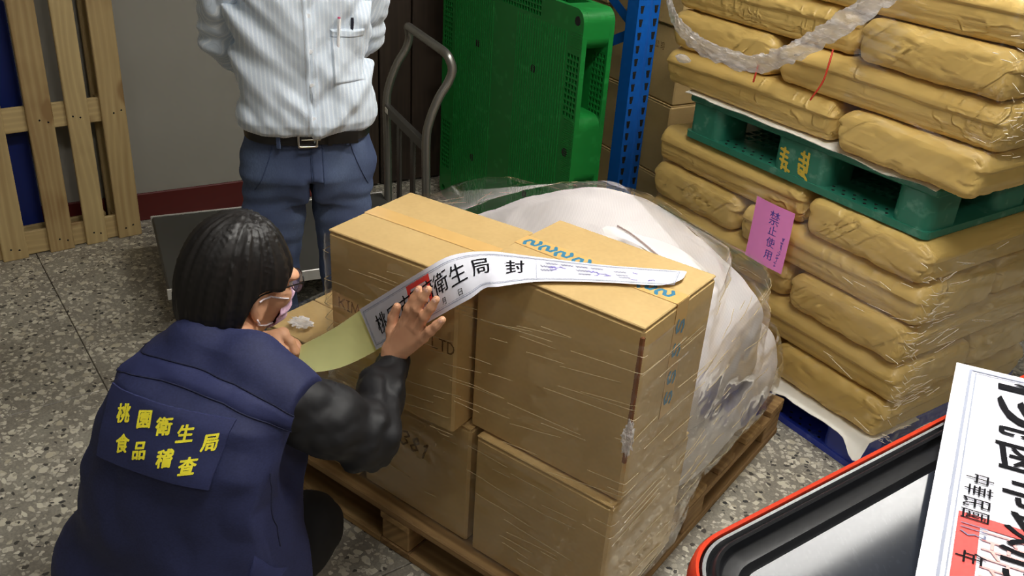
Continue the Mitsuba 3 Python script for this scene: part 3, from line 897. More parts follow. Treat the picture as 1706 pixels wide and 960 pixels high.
def paper_sack(L, W, H, seed, fold=True):
    """a filled paper sack lying flat: long axis x; crease along its sides, tucked ends"""
    nx, ny, nz = 72, 32, 28
    V, Fc, n = [], [], 0

    def face(o, a, b, na, nb):
        nonlocal n
        s, t = np.meshgrid(np.linspace(-1, 1, na + 1), np.linspace(-1, 1, nb + 1), indexing='ij')
        V.append(np.asarray(o)[None, None] + s[..., None] * np.asarray(a) + t[..., None] * np.asarray(b))
        i, j = np.meshgrid(np.arange(na), np.arange(nb), indexing='ij')
        k = n + i * (nb + 1) + j
        Fc.append(np.stack([k, k + nb + 1, k + nb + 2, k + 1], -1).reshape(-1, 4))
        n += (na + 1) * (nb + 1)
    ex, ey, ez = np.eye(3)
    face(ez, ex, ey, nx, ny)
    face(-ez, ey, ex, ny, nx)
    face(ey, ez, ex, nz, nx)
    face(-ey, ex, ez, nx, nz)
    face(ex, ey, ez, ny, nz)
    face(-ex, ez, ey, nz, ny)
    v = np.concatenate([x.reshape(-1, 3) for x in V])
    q = np.concatenate(Fc)
    m = trimesh.Trimesh(v, np.vstack([q[:, [0, 1, 2]], q[:, [0, 2, 3]]]), process=False)
    m.merge_vertices()
    v = np.array(m.vertices)
    half = np.array([L / 2, W / 2, H / 2])
    # rounded box: shrink to the core and blow up by the radius
    r = np.array([0.032, 0.052, 0.052])
    p = v * half
    core = np.clip(p, -(half - r), half - r)
    d = (p - core) / r
    ln = np.linalg.norm(d, axis=1, keepdims=True)
    mx = np.abs(d).max(1, keepdims=True)
    d = np.where(ln > 1e-9, d * (mx / np.maximum(ln, 1e-9)), d)
    out = core + d * r
    nrm = np.where(ln > 1e-9, d / np.maximum(np.linalg.norm(d, axis=1, keepdims=True), 1e-9), 0)
    x, y, z = out.T
    # belly
    out[:, 2] += 0.005 * np.sign(z) * (1 - (x / half[0]) ** 2) * (1 - (y / half[1]) ** 2)
    s = meshkit.fbm(np.stack([x * 5 + seed * 3.1, y * 22, z * 40], 1), 3, seed) - .5
    diag = meshkit.noise(np.stack([(x + .8 * y + z) * 20 + seed, (x - y) * 4, z * 5], 1), seed + 5) - .5
    endk = np.clip((np.abs(x) / half[0] - 0.72) / 0.28, 0, 1)
    rad = np.sin(7 * np.arctan2(z, y * 0.6) + seed) * 0.0018 * endk
    side = np.clip((np.abs(y) / half[1] - .8) / .15, 0, 1)
    zl = 0.016 + 0.008 * (meshkit.noise(np.stack([x * 4 + seed, 0 * x, 0 * x], 1), seed + 2) - .5)
    lip = -0.0095 * side * np.clip((zl - z) / 0.0025, 0, 1) * np.clip((z + .055) / .02, 0, 1)
    rid = -np.clip(.16 - np.abs(meshkit.noise(np.stack([(x + .5 * y * np.sign(x) + .6 * z) * 30 + seed, y * 6, z * 8], 1), seed + 9) - .5), 0, 1) / .16
    disp = 0.0022 * s + 0.0035 * diag * (0.2 + endk) + rad + 0.0035 * rid * np.clip(np.clip((np.abs(x) / half[0] - .45) / .4, 0, 1) * (np.abs(x) / half[0] < .975) + .30 * np.clip(2 * np.sin(x * 9 + seed * 2), 0, 1), 0, 1) - .004 * np.clip(.12 - np.abs(meshkit.noise(np.stack([y * 16 + seed, z * 22 + .4 * y, 0 * z], 1), seed + 4) - .5), 0, 1) / .12 * (np.abs(x) / half[0] > .97)
    out = out + nrm * disp[:, None]
    out[:, 1] += np.sign(y) * lip
    lim = np.array([L - .006, W - .006, H - .0016]) / 2
    over = np.abs(out) - (lim - .002)
    out = np.where(over > 0, np.sign(out) * (lim - .002 + .002 * np.tanh(over / .002)), out)
    mm = trimesh.Trimesh(out, m.faces, process=False)
    return mm, np.stack([x, y + z], 1) + seed * 0.7


SACKS = {}


def place_sack(label, y0, y1, x0, x1, z0, z1, seed, group=None, along='y', yaw=0.0, tilt=0.0):
    """fills y0..y1 (along the left face), x0..x1 (into the stack)"""
    L, W = (y1 - y0, x1 - x0) if along == 'y' else (x1 - x0, y1 - y0)
    m, uv = paper_sack(L, W, z1 - z0, seed)
    M = STACK @ tr((x0 + x1) / 2, (y0 + y1) / 2, (z0 + z1) / 2) @ rot([0, 0, 1], (90 if along == 'y' else 0) + yaw) @ rot([1, 0, 0], tilt)
    t = thing('paper_sack', label, 'sack', group)
    put(t, tm(m, M), 'mat_kraft', True, uv=uv)
    return t, M, L, W, z1 - z0


LOWZ = [0.128, 0.254, 0.380, 0.506, 0.632, 0.756]
UPZ = [0.912, 1.034, 1.156, 1.278, 1.400]
names = ['bottom', 'second', 'third', 'fourth', 'fifth']


def layer(k, z0, z1, odd, where, ex=0.0):
    lv = ['bottom', 'second', 'third', 'fourth', 'fifth'][k] + ' layer of the ' + where + ' stack'
    sd = 10 * k + (50 if where == 'upper' else 0)
    fx = -.030 if (where == 'upper' and k == 0) else (-.022 if where == 'upper' else -.004)
    if odd:
        place_sack('yellow paper sack lying lengthwise at the far left, ' + lv, .395 - ex * .7, 1.058 - ex * .1, fx, .37, z0, z1, sd + 1)
        place_sack('yellow paper sack set crosswise at the near corner, ' + lv, -.045 - ex, .385 - ex * .7, fx - .014, .74, z0, z1, sd + 2, along='x')
    else:
        place_sack('yellow paper sack set crosswise at the far left, ' + lv, .635 - ex * .5, 1.062 - ex * .1, fx, .74, z0, z1, sd + 3, along='x')
        place_sack('yellow paper sack lying lengthwise at the near corner, ' + lv, -.05 - ex, .625 - ex * .5, fx - .010, .37, z0, z1, sd + 4)
        place_sack('yellow paper sack behind the near corner one, right side, ' + lv, -.04 - ex, .62 - ex, .38, .755, z0, z1, sd + 5)


for k in range(5):
    layer(k, LOWZ[k], LOWZ[k + 1], k % 2 == 0, 'lower')
for k in range(4):
    layer(k, UPZ[k], UPZ[k + 1], k % 2 == 0, 'upper', 0.075)


# plastic pallets of the stack
def plastic_pallet(name, label, ya, yb, xa, xb, z0, z1, bsdf, blocks, cat_='pallet'):
    t = thing(name, label, cat_)
    D = 0.026
    part(t, 'top_deck', tm(cbox(xa, xb, ya, yb, z1 - D, z1, .006), STACK), bsdf)
    # bottom deck with two rows of drain holes near each edge and a lattice in the middle
    pl = rrect(xb - xa, yb - ya, .02, (xa + xb) / 2, (ya + yb) / 2)
    holes = []
    for y in np.arange(ya + .1, yb - .12, .036):
        for x in np.arange(xa + .12, xb - .14, .036):
            holes.append(sbox(x, y, x + .026, y + .026))
    part(t, 'bottom_deck', tm(extr(pl.difference(unary_union(holes)), D * .8, z0), STACK), bsdf)
    for (b0, b1) in zip(blocks[:-1], blocks[1:]):     # rows of drain holes on the lip in front of each fork opening
        n_ = int((b1[0] - b0[1]) / .034)
        for r_ in (0, 1):
            for i_ in range(n_):
                y = b0[1] + (i_ + .4 + .5 * r_) * (b1[0] - b0[1]) / n_
                dh = trimesh.creation.cylinder(.0048, .0012, sections=10)
                dh.apply_translation([xa + .020 + .026 * r_, y, z0 + D * .8 + .0002])
                part(t, 'drain_hole', tm(dh, STACK), 'mat_black_hole')
    for (y0, y1) in blocks:
        for (x0, x1) in ((xa + .004, xa + .15), ((xa + xb) / 2 - .08, (xa + xb) / 2 + .08), (xb - .15, xb - .004)):
            g = rrect(x1 - x0, y1 - y0, .035, (x0 + x1) / 2, (y0 + y1) / 2, 5)
            part(t, 'block', tm(extr(g, z1 - z0 - D * 1.8 + .002, z0 + D * .8 - .001), STACK), bsdf, 40)
    return t


gp = plastic_pallet('plastic_pallet', 'dark green plastic pallet with yellow stencilled marks between the two stacks of sacks', 0.0, .925, 0.0, .80, .760, .904, 'mat_dark_green', ((.005, .125), (.345, .55), (.775, .92)))
bp = plastic_pallet('plastic_pallet', 'dark blue plastic pallet on the floor under the yellow sacks', -.005, .99, -.02, .78, 0.0, .122, 'mat_blue_plastic', ((0.0, .13), (.4, .58), (.85, .985)))
# yellow stencil marks on the middle block, sideways
SF = STACK @ np.array([[0, 0, -1, .0035], [-1, 0, 0, .505], [0, 1, 0, .775], [0, 0, 0, 1.0]])
g1 = strokes([[(.0, .012), (.0, .075)], [(-.014, .07), (.014, .066)], [(-.012, .054), (.014, .05)], [(-.010, .038), (.018, .034)], [(.002, .02), (.03, .012)], [(.014, .034), (.018, .006)]], .0085)
g2 = strokes([[(.062, .078), (.084, .074)], [(.07, .086), (.076, .052)], [(.058, .06), (.092, .056)], [(.06, .045), (.066, .02), (.084, .016), (.082, .042), (.06, .045)], [(.088, .086), (.092, .03)], [(.072, .03), (.098, .008)]], .0085)
for g in (g1, g2):
    part(gp, 'stencil', inked(g, SF, .0012), 'mat_yellow_paint', label='yellow stencilled character')


# paper slip sheets between pallets and sacks, with ragged edges hanging out
def slip(label, z, ya, yb, xa, droop, seed):
    n = 60
    P = np.zeros((n, 10, 3))
    for i, y in enumerate(np.linspace(ya, yb, n)):
        j = 0.012 * (meshkit.noise(np.array([[y * 26, seed, 0.3]]))[0] - .5)
        dr_ = droop(y)
        for k, s in enumerate(np.linspace(0, 1, 10)):
            x = xa + .25 - s * .268 + j * s
            zz = z + .003 - max(0, s - .93) / .07 * dr_ * (1 + .4 * math.sin(y * 31 + seed))
            P[i, k] = (x, y, zz)
    m = gridmesh(P.reshape(n, 10, 3))
    top = m.copy()
    m.vertices[:, 2] -= .0018
    m.faces = m.faces[:, ::-1]
    s = cat([top, m])
    k = thing('slip_sheet', label, 'paper sheet')
    put(k, tm(s, STACK), 'mat_paper_slip', True)
    return k


slip('white paper slip sheet edge between the dark green pallet and the sacks above it', .9085, .0, .935, -.001, lambda y: .004 + .006 * max(0, 1 - abs(y - .15) / .3), 3)
slip('white crumpled paper slip sheet hanging over the blue pallet under the sacks', .1243, -.03, .99, -.034, lambda y: (.030 if y > .30 else .006 + .024 * max(0, (y - .26) / .04)) + .040 * math.exp(-((y + .02) / .05) ** 2), 8)

# pink handwritten note taped to the lower stack
pk = thing('paper_note', 'pink paper note with handwritten blue characters stuck to the lower yellow sacks', 'note')
NW, NH = .150, .200


def note_pt(s, t, h):
    y = .449 - s - (t / NH) * .0 + .006 * t / NH
    x = -.056 - h - 0.004 * np.cos(s * 20) + .03 * (s / NW) ** 2 * 0 - .006 * (t / NH) ** 2
    q = np.stack([x, y - .008 * (t / NH), .601 + t], 1)
    return q @ STACK[:3, :3].T + STACK[:3, 3]


ss, tt = np.meshgrid(np.linspace(-NW / 2, NW / 2, 12), np.linspace(-NH / 2, NH / 2, 14), indexing='ij')
front = gridmesh(note_pt(ss.ravel(), tt.ravel(), np.full(ss.size, .0005)).reshape(12, 14, 3))
put(pk, front, 'mat_pink', True)
tx = []
for ch, cy in zip('禁止使用', (.058, .018, -.020, -.060)):
    tx.append(affinity.translate(affinity.scale(glyph(ch, thin=1.5), .034 if ch != '禁' else .042, .034 if ch != '禁' else .048, origin=(0, 0)), .012 - cy * .05, cy))
for g in tx:
    part(pk, 'character', inked(g, note_pt, .0012, maxedge=.02), 'mat_ink_blue', label='handwritten blue character')
r2 = np.random.default_rng(3)
sc = []
for k in range(12):
    cx, cy = .056 - .001 * k, .01 - .0085 * k
    a = r2.uniform(-1, 1, (5, 2)) * [.0055, .0042]
    sc.append([(cx + u, cy + v) for u, v in a])
lab(part(pk, 'handwriting', inked(strokes(sc, .0016), note_pt, .0012), 'mat_ink_blue', label='small violet handwriting along the edge'), None, None, None, 'stuff')

# twisted band of stretch film slung across the upper sacks
bpth = [(-.03, 1.075, 1.23), (-.045, 1.03, 1.165), (-.085, .93, 1.120), (-.092, .80, 1.085), (-.088, .62, 1.083), (-.095, .50, 1.135), (-.10, .375, 1.222), (-.105, .255, 1.32), (-.10, .16, 1.43)]
pp = smoothpath(bpth, 150)
tg = np.gradient(pp, axis=0)
tg /= np.linalg.norm(tg, axis=1, keepdims=True)
wdt = np.interp(np.linspace(0, 1, 150), [0, .15, .3, .45, .6, .8, 1], [.010, .013, .020, .024, .022, .026, .028])
A = np.cross(tg, [1, 0, 0])
A /= np.linalg.norm(A, axis=1, keepdims=True)
B = np.cross(tg, A)
NS = 28
rows = []
for i in range(150):
    row = []
    for a in np.linspace(0, 2 * math.pi, NS, endpoint=False):
        w = wdt[i] * (1 + .5 * (meshkit.noise(np.array([[i * .10, a * 4.2 + i * .05, 1.0]]))[0] - .5) + .7 * (meshkit.noise(np.array([[i * .55, a * 2.2, 7.0]]))[0] - .5))
        row.append(pp[i] + A[i] * w * math.cos(a) + B[i] * w * .28 * math.sin(a))
    rows.append(row)
band = gridmesh(np.array(rows).transpose(1, 0, 2), True)


def crinkle(p, n, uv):
    return 0.30 + 0.34 * smoothstep(.45, .8, fbm(p.x * 45, p.y * 45, p.z * 130, 3))


scene['mat_film_milky'] = {'type': 'blendbsdf', 'weight': proc(crinkle), 'a': {'type': 'thindielectric', 'int_ior': 1.5}, 'b': {'type': 'twosided', 'm': {'type': 'principled', 'base_color': rgb(C(236, 232, 230)), 'roughness': 0.22, 'specular': 0.8, 'clearcoat': 0.6, 'clearcoat_gloss': 0.9}}}
k = thing('film_band', 'twisted band of clear stretch film slung across the upper yellow sacks', 'plastic film')
put(k, tm(band, STACK), 'mat_film_milky', 18)
kn = trimesh.creation.icosphere(3, 1.0)
kn.vertices *= 1 + .5 * (meshkit.fbm(kn.vertices * 2.2, 3, 5) - .5)[:, None]
kn.vertices *= [.012, .032, .013]
k = thing('film_knot', 'small crumpled knot of clear film resting between the upper sacks', 'plastic film')
put(k, tm(kn, STACK @ tr(-.078, .905, 1.028)), 'mat_film_milky', True)

# red stitching threads at sack ends
for pts, lb in (([(-.083, .352, 1.185), (-.096, .345, 1.15), (-.099, .35, 1.10), (-.101, .375, 1.045)], 'loose red stitching thread hanging over the upper sacks'),
                ([(-.083, .592, 1.085), (-.090, .590, 1.06), (-.088, .595, 1.035)], 'short red stitching thread at a sack end under the film band')):
    k = thing('thread', lb, 'thread')
    put(k, tm(tube(smoothpath(pts, 24), .0028, 6), STACK), 'mat_red_thread', True)

# stretch film around the stacks, wrinkled where it turns the near corner
def film_sheet(label, ya, xo, yo, z0, z1, nz, seed, glints):
    fp = []
    for t in np.linspace(0, 1, 60):
        fp.append((xo, ya - t * (ya - yo - .033)))
    for a in np.linspace(0, math.pi / 2, 14)[1:]:
        fp.append((xo + .03 * (1 - math.cos(a)), yo + .033 - .033 * math.sin(a)))
    for t in np.linspace(0, 1, 45)[1:]:
        fp.append((xo + .03 + t * .79, yo))
    fp = np.array(fp)
    zs_ = np.linspace(z0, z1, nz)
    arcl = np.r_[0, np.cumsum(np.linalg.norm(np.diff(fp, axis=0), axis=1))]
    tn2 = np.gradient(fp, axis=0)
    tn2 /= np.linalg.norm(tn2, axis=1, keepdims=True)
    nr2 = np.stack([tn2[:, 1], -tn2[:, 0]], 1)
    if nr2[5, 0] > 0:
        nr2 = -nr2
    ac = arcl[66]
    cw = np.exp(-((arcl - ac) / .10) ** 2)
    G = []
    for i in range(len(fp)):
        w1 = meshkit.fbm(np.stack([np.full(nz, arcl[i] * 3), zs_ * 60 + arcl[i] * 8, 0 * zs_], 1), 3, seed) - .5
        w2 = meshkit.noise(np.stack([np.full(nz, arcl[i] * 60), zs_ * 34, 0 * zs_], 1), seed + 2) - .5
        o = .004 * w1 + .008 * w2 * cw[i] + .002
        G.append(np.c_[fp[i, 0] + nr2[i, 0] * o, fp[i, 1] + nr2[i, 1] * o, zs_])
    G = np.array(G)
    k = thing('stretch_film', label, 'plastic film')
    put(k, tm(gridmesh(G), STACK), 'mat_film', True)
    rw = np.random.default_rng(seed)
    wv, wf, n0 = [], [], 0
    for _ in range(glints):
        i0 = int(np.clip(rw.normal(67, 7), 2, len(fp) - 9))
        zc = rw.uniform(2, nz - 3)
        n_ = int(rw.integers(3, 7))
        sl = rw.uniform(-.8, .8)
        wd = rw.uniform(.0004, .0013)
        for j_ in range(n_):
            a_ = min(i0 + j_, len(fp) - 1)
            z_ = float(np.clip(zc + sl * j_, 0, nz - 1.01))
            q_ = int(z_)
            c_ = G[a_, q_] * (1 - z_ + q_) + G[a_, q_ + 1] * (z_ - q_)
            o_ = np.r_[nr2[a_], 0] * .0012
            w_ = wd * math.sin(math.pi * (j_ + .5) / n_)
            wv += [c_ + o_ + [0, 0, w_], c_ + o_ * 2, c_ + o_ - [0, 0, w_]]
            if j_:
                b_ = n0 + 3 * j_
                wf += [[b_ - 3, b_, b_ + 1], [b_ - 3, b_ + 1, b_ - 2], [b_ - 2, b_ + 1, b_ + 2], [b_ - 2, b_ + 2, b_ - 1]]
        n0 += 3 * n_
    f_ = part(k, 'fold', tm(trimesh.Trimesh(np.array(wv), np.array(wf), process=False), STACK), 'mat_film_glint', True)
    lab(f_, 'fine bright creases in the stretch film', None, None, 'stuff')


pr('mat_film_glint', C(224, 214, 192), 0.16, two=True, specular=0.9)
film_sheet('clear stretch film around the lower stack of yellow sacks on the blue pallet', 1.08, -.040, -.083, .135, .752, 90, 31, 160)
film_sheet('clear stretch film around the near corner of the upper stack of yellow sacks', .30, -.062, -.158, 1.03, 1.40, 56, 41, 90)

# crumpled bits of film on the carton load
for lb_, (u_, v_, z_), sc_, sd_ in (('small crumpled bit of clear film on top of the lower left carton', (.955, .075, .486), (.030, .020, .005), 3), ('crumpled wad of clear film at the front right edge of the sealed carton', (-.048, .012, .665), (.010, .008, .034), 8)):
    kn = trimesh.creation.icosphere(3, 1.0)
    kn.vertices *= 1 + 1.7 * (meshkit.fbm(kn.vertices * 4.5, 3, sd_) - .5)[:, None]
    kn.vertices = load_pts(kn.vertices * sc_ + [u_, v_, z_])
    k = thing('film_wad', lb_, 'plastic film')
    put(k, kn, 'mat_film_milky')


# ------------------------------------------------------------------ official paper seals
UP = np.array([[0.6022, -0.05, 0.7145], [0.5396, -0.047, 0.7705], [0.457, -0.042, 0.8437], [0.4184, -0.034, 0.8781], [0.3984, -0.008, 0.8961], [0.385, 0.02, 0.9005], [0.3671, 0.045, 0.902], [0.3409, 0.0853, 0.897], [0.2692, 0.1351, 0.892], [0.1624, 0.1983, 0.890], [0.0911, 0.2464, 0.890], [0.0138, 0.2951, 0.892]])
LO = np.array([[0.5531, -0.05, 0.6323], [0.4958, -0.048, 0.6807], [0.4264, -0.046, 0.7415], [0.3772, -0.046, 0.7859], [0.3321, -0.044, 0.8266], [0.3012, -0.036, 0.8543], [0.2864, -0.018, 0.8729], [0.2528, -0.0149, 0.888], [0.2084, 0.0527, 0.889], [0.1205, 0.1337, 0.889], [0.0588, 0.1803, 0.889], [-0.0055, 0.2269, 0.890]])
SEAL_L, SEAL_W = 0.756, 0.095
_su, _sl = smoothpath(load_pts(UP), 241), smoothpath(load_pts(LO), 241)
_mid = (_su + _sl) / 2
_arc = np.r_[0, np.cumsum(np.linalg.norm(np.diff(_mid, axis=0), axis=1))]
_arc *= SEAL_L / _arc[-1]
_ta = np.gradient(_mid, axis=0)
_nn = np.cross(_ta, _su - _sl)
_nn /= np.linalg.norm(_nn, axis=1, keepdims=True)


def seal_pt(s, t, h):
    """s along the seal from its first character, t across (up positive), h out of its face"""
    w = np.clip(np.asarray(t) / SEAL_W + .5, 0, 1)[:, None]
    I = lambda A: np.stack([np.interp(s, _arc, A[:, k]) for k in range(3)], 1)
    return I(_sl) * (1 - w) + I(_su) * w + I(_nn) * np.asarray(h)[:, None]


def seal_art(gx=1.0, ds=0.0):
    """the printing on a seal, in metres: list of (part, bsdf, polygon, label)"""
    Wd, Ln = SEAL_W, SEAL_L
    out = []
    b = [sbox(.007, -Wd / 2 + .008, Ln - .012, Wd / 2 - .008).difference(sbox(.0085, -Wd / 2 + .0095, Ln - .0135, Wd / 2 - .0095)),
         sbox(.0105, -Wd / 2 + .0115, Ln - .0155, Wd / 2 - .0115).difference(sbox(.0112, -Wd / 2 + .0122, Ln - .0162, Wd / 2 - .0122)), sbox(.462, -Wd / 2 + .012, .4627, Wd / 2 - .012)]
    out.append(('border', 'mat_border', unary_union(b), None))
    st = sbox(.160, -.034, .236, .037).difference(sbox(.171, -.024, .225, .027))
    out.append(('stamp', 'mat_stamp', st, 'red square official stamp'))
    ln = []
    for k in range(6):
        x = .1745 + .0088 * k
        ln += [[(x, -.022), (x, -.004)], [(x, .004), (x, .024)]]
        for y in (-.018, -.011, .008, .015, .021):
            if (k * 7 + int(y * 1000)) % 3:
                ln.append([(x, y), (x + .0066, y + (.0 if k % 2 else .003))])
    out.append(('stamp_pattern', 'mat_stamp_pale', strokes(ln, .0016), None))
    big = []
    for ch, s, t in zip('桃園市政府衛生局封', (.056, .102, .146, .186, .224, .262, .304, .352, .420), (-.002, .0, .004, .006, .006, .008, .008, .008, .004)):
        g = affinity.scale(glyph(ch, thin=2.2, bold=1.0, slant=.08), .040 * gx, .044, origin=(0, 0))
        big.append(affinity.translate(g, s + ds, t))
    for g in big:
        out.append(('character', 'mat_ink', g, 'large black printed character'))
    sm = []
    for ch, s in (('中', .118), ('華', .132), ('民', .147), ('國', .161), ('年', .205), ('月', .262), ('日', .300)):
        sm.append(affinity.translate(affinity.scale(glyph(ch, thin=1), .0125 * gx, .0145, origin=(0, 0)), s, -.0265))
    for g in sm:
        out.append(('date_character', 'mat_ink', g, 'small printed character of the date line'))
    r = np.random.default_rng(2)
    gr, vi = [], []
    for s, t in [(.484, .024), (.515, .023), (.544, .022), (.575, .020), (.474, .011), (.474, -.004), (.545, .004), (.55, -.012), (.62, .012), (.625, -.006), (.63, -.017)]:
        for k in range(4):
            gr.append([(s + .006 * k - .002, t + .003), (s + .006 * k + .0015, t - .003), (s + .006 * k + .003, t + .001)])
    out.append(('form_text', 'mat_ink_faint', strokes(gr, .0014), 'small grey form text'))
    for s, t, n, a in [(.497, .010, 9, .005), (.497, .0, 6, .004), (.515, .010, 6, .004), (.575, .0, 8, .007), (.592, -.010, 6, .008), (.605, -.014, 9, .004), (.66, -.025, 5, .004), (.695, -.024, 6, .004), (.66, .010, 6, .003)]:
        q = np.c_[np.linspace(-a * 1.6, a * 1.6, n), r.uniform(-a, a, n)] + [s, t]
        vi.append(q.tolist())
    out.append(('handwriting', 'mat_ink_violet', strokes(vi, .0017), 'violet handwriting'))
    return out


def paper_sheet(poly, fn, h0, h1, edge=.012):
    a, b = inked(poly, fn, h1, maxedge=edge), inked(poly, fn, h0, maxedge=edge)
    b.faces = b.faces[:, ::-1]
    return a


sp = rrect(SEAL_L, SEAL_W, .006, SEAL_L / 2, 0).union(sbox(0, -SEAL_W / 2, .1, SEAL_W / 2))
sp = sp.difference(sbox(SEAL_L - .05, -.06, SEAL_L + .02, .06).difference(affinity.translate(affinity.scale(Point(0, 0).buffer(1, 24), .058, .072, origin=(0, 0)), SEAL_L - .056, .024)))
seal = thing('paper_seal', 'long white paper seal with black characters and a red stamp bent over the upper cartons', 'seal')
put(seal, inked(sp, seal_pt, 0, maxedge=.012), 'mat_paper', True)
for nm, bs, poly, lb in seal_art():
    kk = part(seal, nm, inked(poly, seal_pt, .0006 if nm in ('stamp', 'border') else .0009 if 'stamp' in nm else .0013, maxedge=.012), bs, False, lb)
    if nm in ('form_text', 'handwriting', 'stamp_pattern'):
        lab(kk, None, None, None, 'stuff')
# yellow-green release paper peeled off its back, held in the left hand
E0, E1 = seal_pt(np.array([.05]), np.array([SEAL_W / 2 - .001]), np.array([-.004]))[0], seal_pt(np.array([.05]), np.array([-SEAL_W / 2 + .001]), np.array([-.004]))[0]
A0, A1 = seal_pt(np.array([0.]), np.array([SEAL_W / 2 - .002]), np.array([-.006]))[0], seal_pt(np.array([0.]), np.array([-SEAL_W / 2 + .002]), np.array([-.006]))[0]
HB0, HB1 = load_pts([.730, -.112, .596]), load_pts([.676, -.173, .572])
top = smoothpath([E0, A0, A0 * .55 + HB0 * .45 + np.array([0, 0, -.006]), HB0], 40)
bot = smoothpath([E1, A1, A1 * .55 + HB1 * .45 + np.array([-.004, -.006, -.012]), HB1], 40)
w = np.linspace(0, 1, 14)[None, :, None]
bk = top[:, None] * (1 - w) + bot[:, None] * w
bulge = np.sin(np.linspace(0, math.pi, 40))[:, None] * (w[..., 0] * 1.2 - .1)
bk[..., 2] -= .006 * bulge
part(seal, 'backing', gridmesh(bk), 'mat_backing', True, 'pale yellow-green backing paper peeled away')

# ------------------------------------------------------------------ machine with the black tray top, lower right
TZ = 1.25
tk = (CAM_H - TZ) / .70
TE, TFv = np.array([.809, .588, 0]), np.array([.588, -.809, 0])
TO = tk * np.array([.173, .719, 0]) + np.array([0, 0, TZ])
TRAY = frame(TO, TE, TFv, [0, 0, 1])
mc = thing('lift_machine', 'machine with a glossy black tray top and red rim beside the yellow sacks', 'machine')
TLE, TLF = .56, .34


def tray_ring(steps, name, bsdf, label=None, top=None):
    """loft of rounded rectangles: (inset, z)"""
    rows = []
    for ins, z in steps:
        r = max(.055 - ins * .75, .012)
        g = rrect(TLE - 2 * ins, TLF - 2 * ins, r, TLE / 2, TLF / 2, 14)
        c = np.array(g.exterior.coords)[:-1]
        rows.append(np.c_[c, np.full(len(c), z)])
    P = np.array(rows).transpose(1, 0, 2)
    m = gridmesh(P, True)
    m.apply_transform(TRAY)
    return part(mc, name, m, bsdf, 40, label)


two_red, two_blk = pr('mat_red_shell', C(216, 66, 40), 0.32, two=True, specular=0.6), pr('mat_black_shell', C(27, 28, 31), 0.3, two=True)
tray_ring([(.02, -.22), (.004, -.10), (0.0, -.012), (.0015, -.004), (.004, 0.0), (.0062, -.0015), (.0062, -.02)], 'red_rim', two_red, 'red outer shell with a rounded rim')
tray_ring([(.0065, -.02), (.0065, -.0045), (.0082, -.002), (.0105, -.002), (.012, -.0045), (.0128, -.006), (.0145, -.0015), (.0165, 0.0), (.0185, -.0012), (.020, -.007), (.0215, -.0085), (.031, -.0105), (.0335, -.0145), (.036, -.016)], 'black_rim', two_blk, 'ridged black rim')
pr('mat_panel_gloss', proc(lambda p, n, uv: mix(C(36, 40, 48), C(64, 68, 78), smoothstep(.80, .88, noise(p.x * 700, p.y * 200)) * .12 + .25 * fbm(p.x * 12, p.y * 12, 1.0, 3))), 0.085, two=True, specular=0.13)
part(mc, 'tray_panel', tm(extr(rrect(TLE - .071, TLF - .071, .03, TLE / 2, TLF / 2, 10), .003, -.0185), TRAY), 'mat_panel_gloss', label='glossy scratched dark panel')
part(mc, 'body', tm(cbox(.05, TLE - .05, .05, TLF - .05, -1.13, -.20, .02), TRAY), two_blk, label='black body below the hood')
part(mc, 'base', tm(cbox(.03, TLE - .03, .03, TLF - .03, -1.25, -1.12, .02), TRAY), two_red)

# second seal lying across the tray
k2 = 1.12
SO = np.array([0, 0, CAM_H]) + (np.array([.665, 1.146, 1.006]) - [0, 0, CAM_H]) * (CAM_H - TZ - .004) / .694
sd = unit(np.array([-.449, -.893, 0.0]))
sw = unit(np.array([.885, -.47, .06]))


def smoothstep_np(x):
    x = np.clip(x, 0, 1)
    return x * x * (3 - 2 * x)


def seal2_pt(s, t, h):
    s, t, h = np.asarray(s), np.asarray(t), np.asarray(h)
    n = np.cross(sd, sw) * -1
    ln = (s + .044 * smoothstep_np((s - .018) / .02))[:, None] * k2
    # the reading direction runs towards the viewer, the top of the characters points to the right
    curl = .05 * np.clip(.09 - s, 0, 1) ** 2 * 4
    return SO + sd * ln + sw * ((t + SEAL_W / 2) * 1.5)[:, None] + np.array([0, 0, 1.0]) * (h + .0025 + .1 * (t + SEAL_W / 2) ** 2 + curl)[:, None]


seal2 = thing('paper_seal', 'large white paper seal lying across the black tray top in the near right corner', 'seal')
put(seal2, inked(sbox(0, -SEAL_W / 2, .45, SEAL_W / 2), seal2_pt, 0, maxedge=.015), 'mat_paper', True)
for nm, bs, poly, lb in seal_art(.97, -.024):
    poly = poly.intersection(sbox(-1, -1, .448, 1))
    if poly.is_empty or nm in ('form_text', 'handwriting'):
        continue
    kk = part(seal2, nm, inked(poly, seal2_pt, .0006 if nm in ('stamp', 'border') else .0009 if 'stamp' in nm else .0013, maxedge=.015), bs, False, lb)
    if nm == 'stamp_pattern':
        lab(kk, None, None, None, 'stuff')
part(seal2, 'handwriting', inked(affinity.translate(affinity.scale(strokes([[(0, 0), (0, 1)], [(.5, 0), (.5, 1)], [(.95, .95), (1.3, .95), (1.1, .55), (1.35, .3), (1.0, .0)]], .1), .0085, .011, origin=(0, 0)), .172, -.032), seal2_pt, .0013), 'mat_ink_faint', label='faint handwritten year')


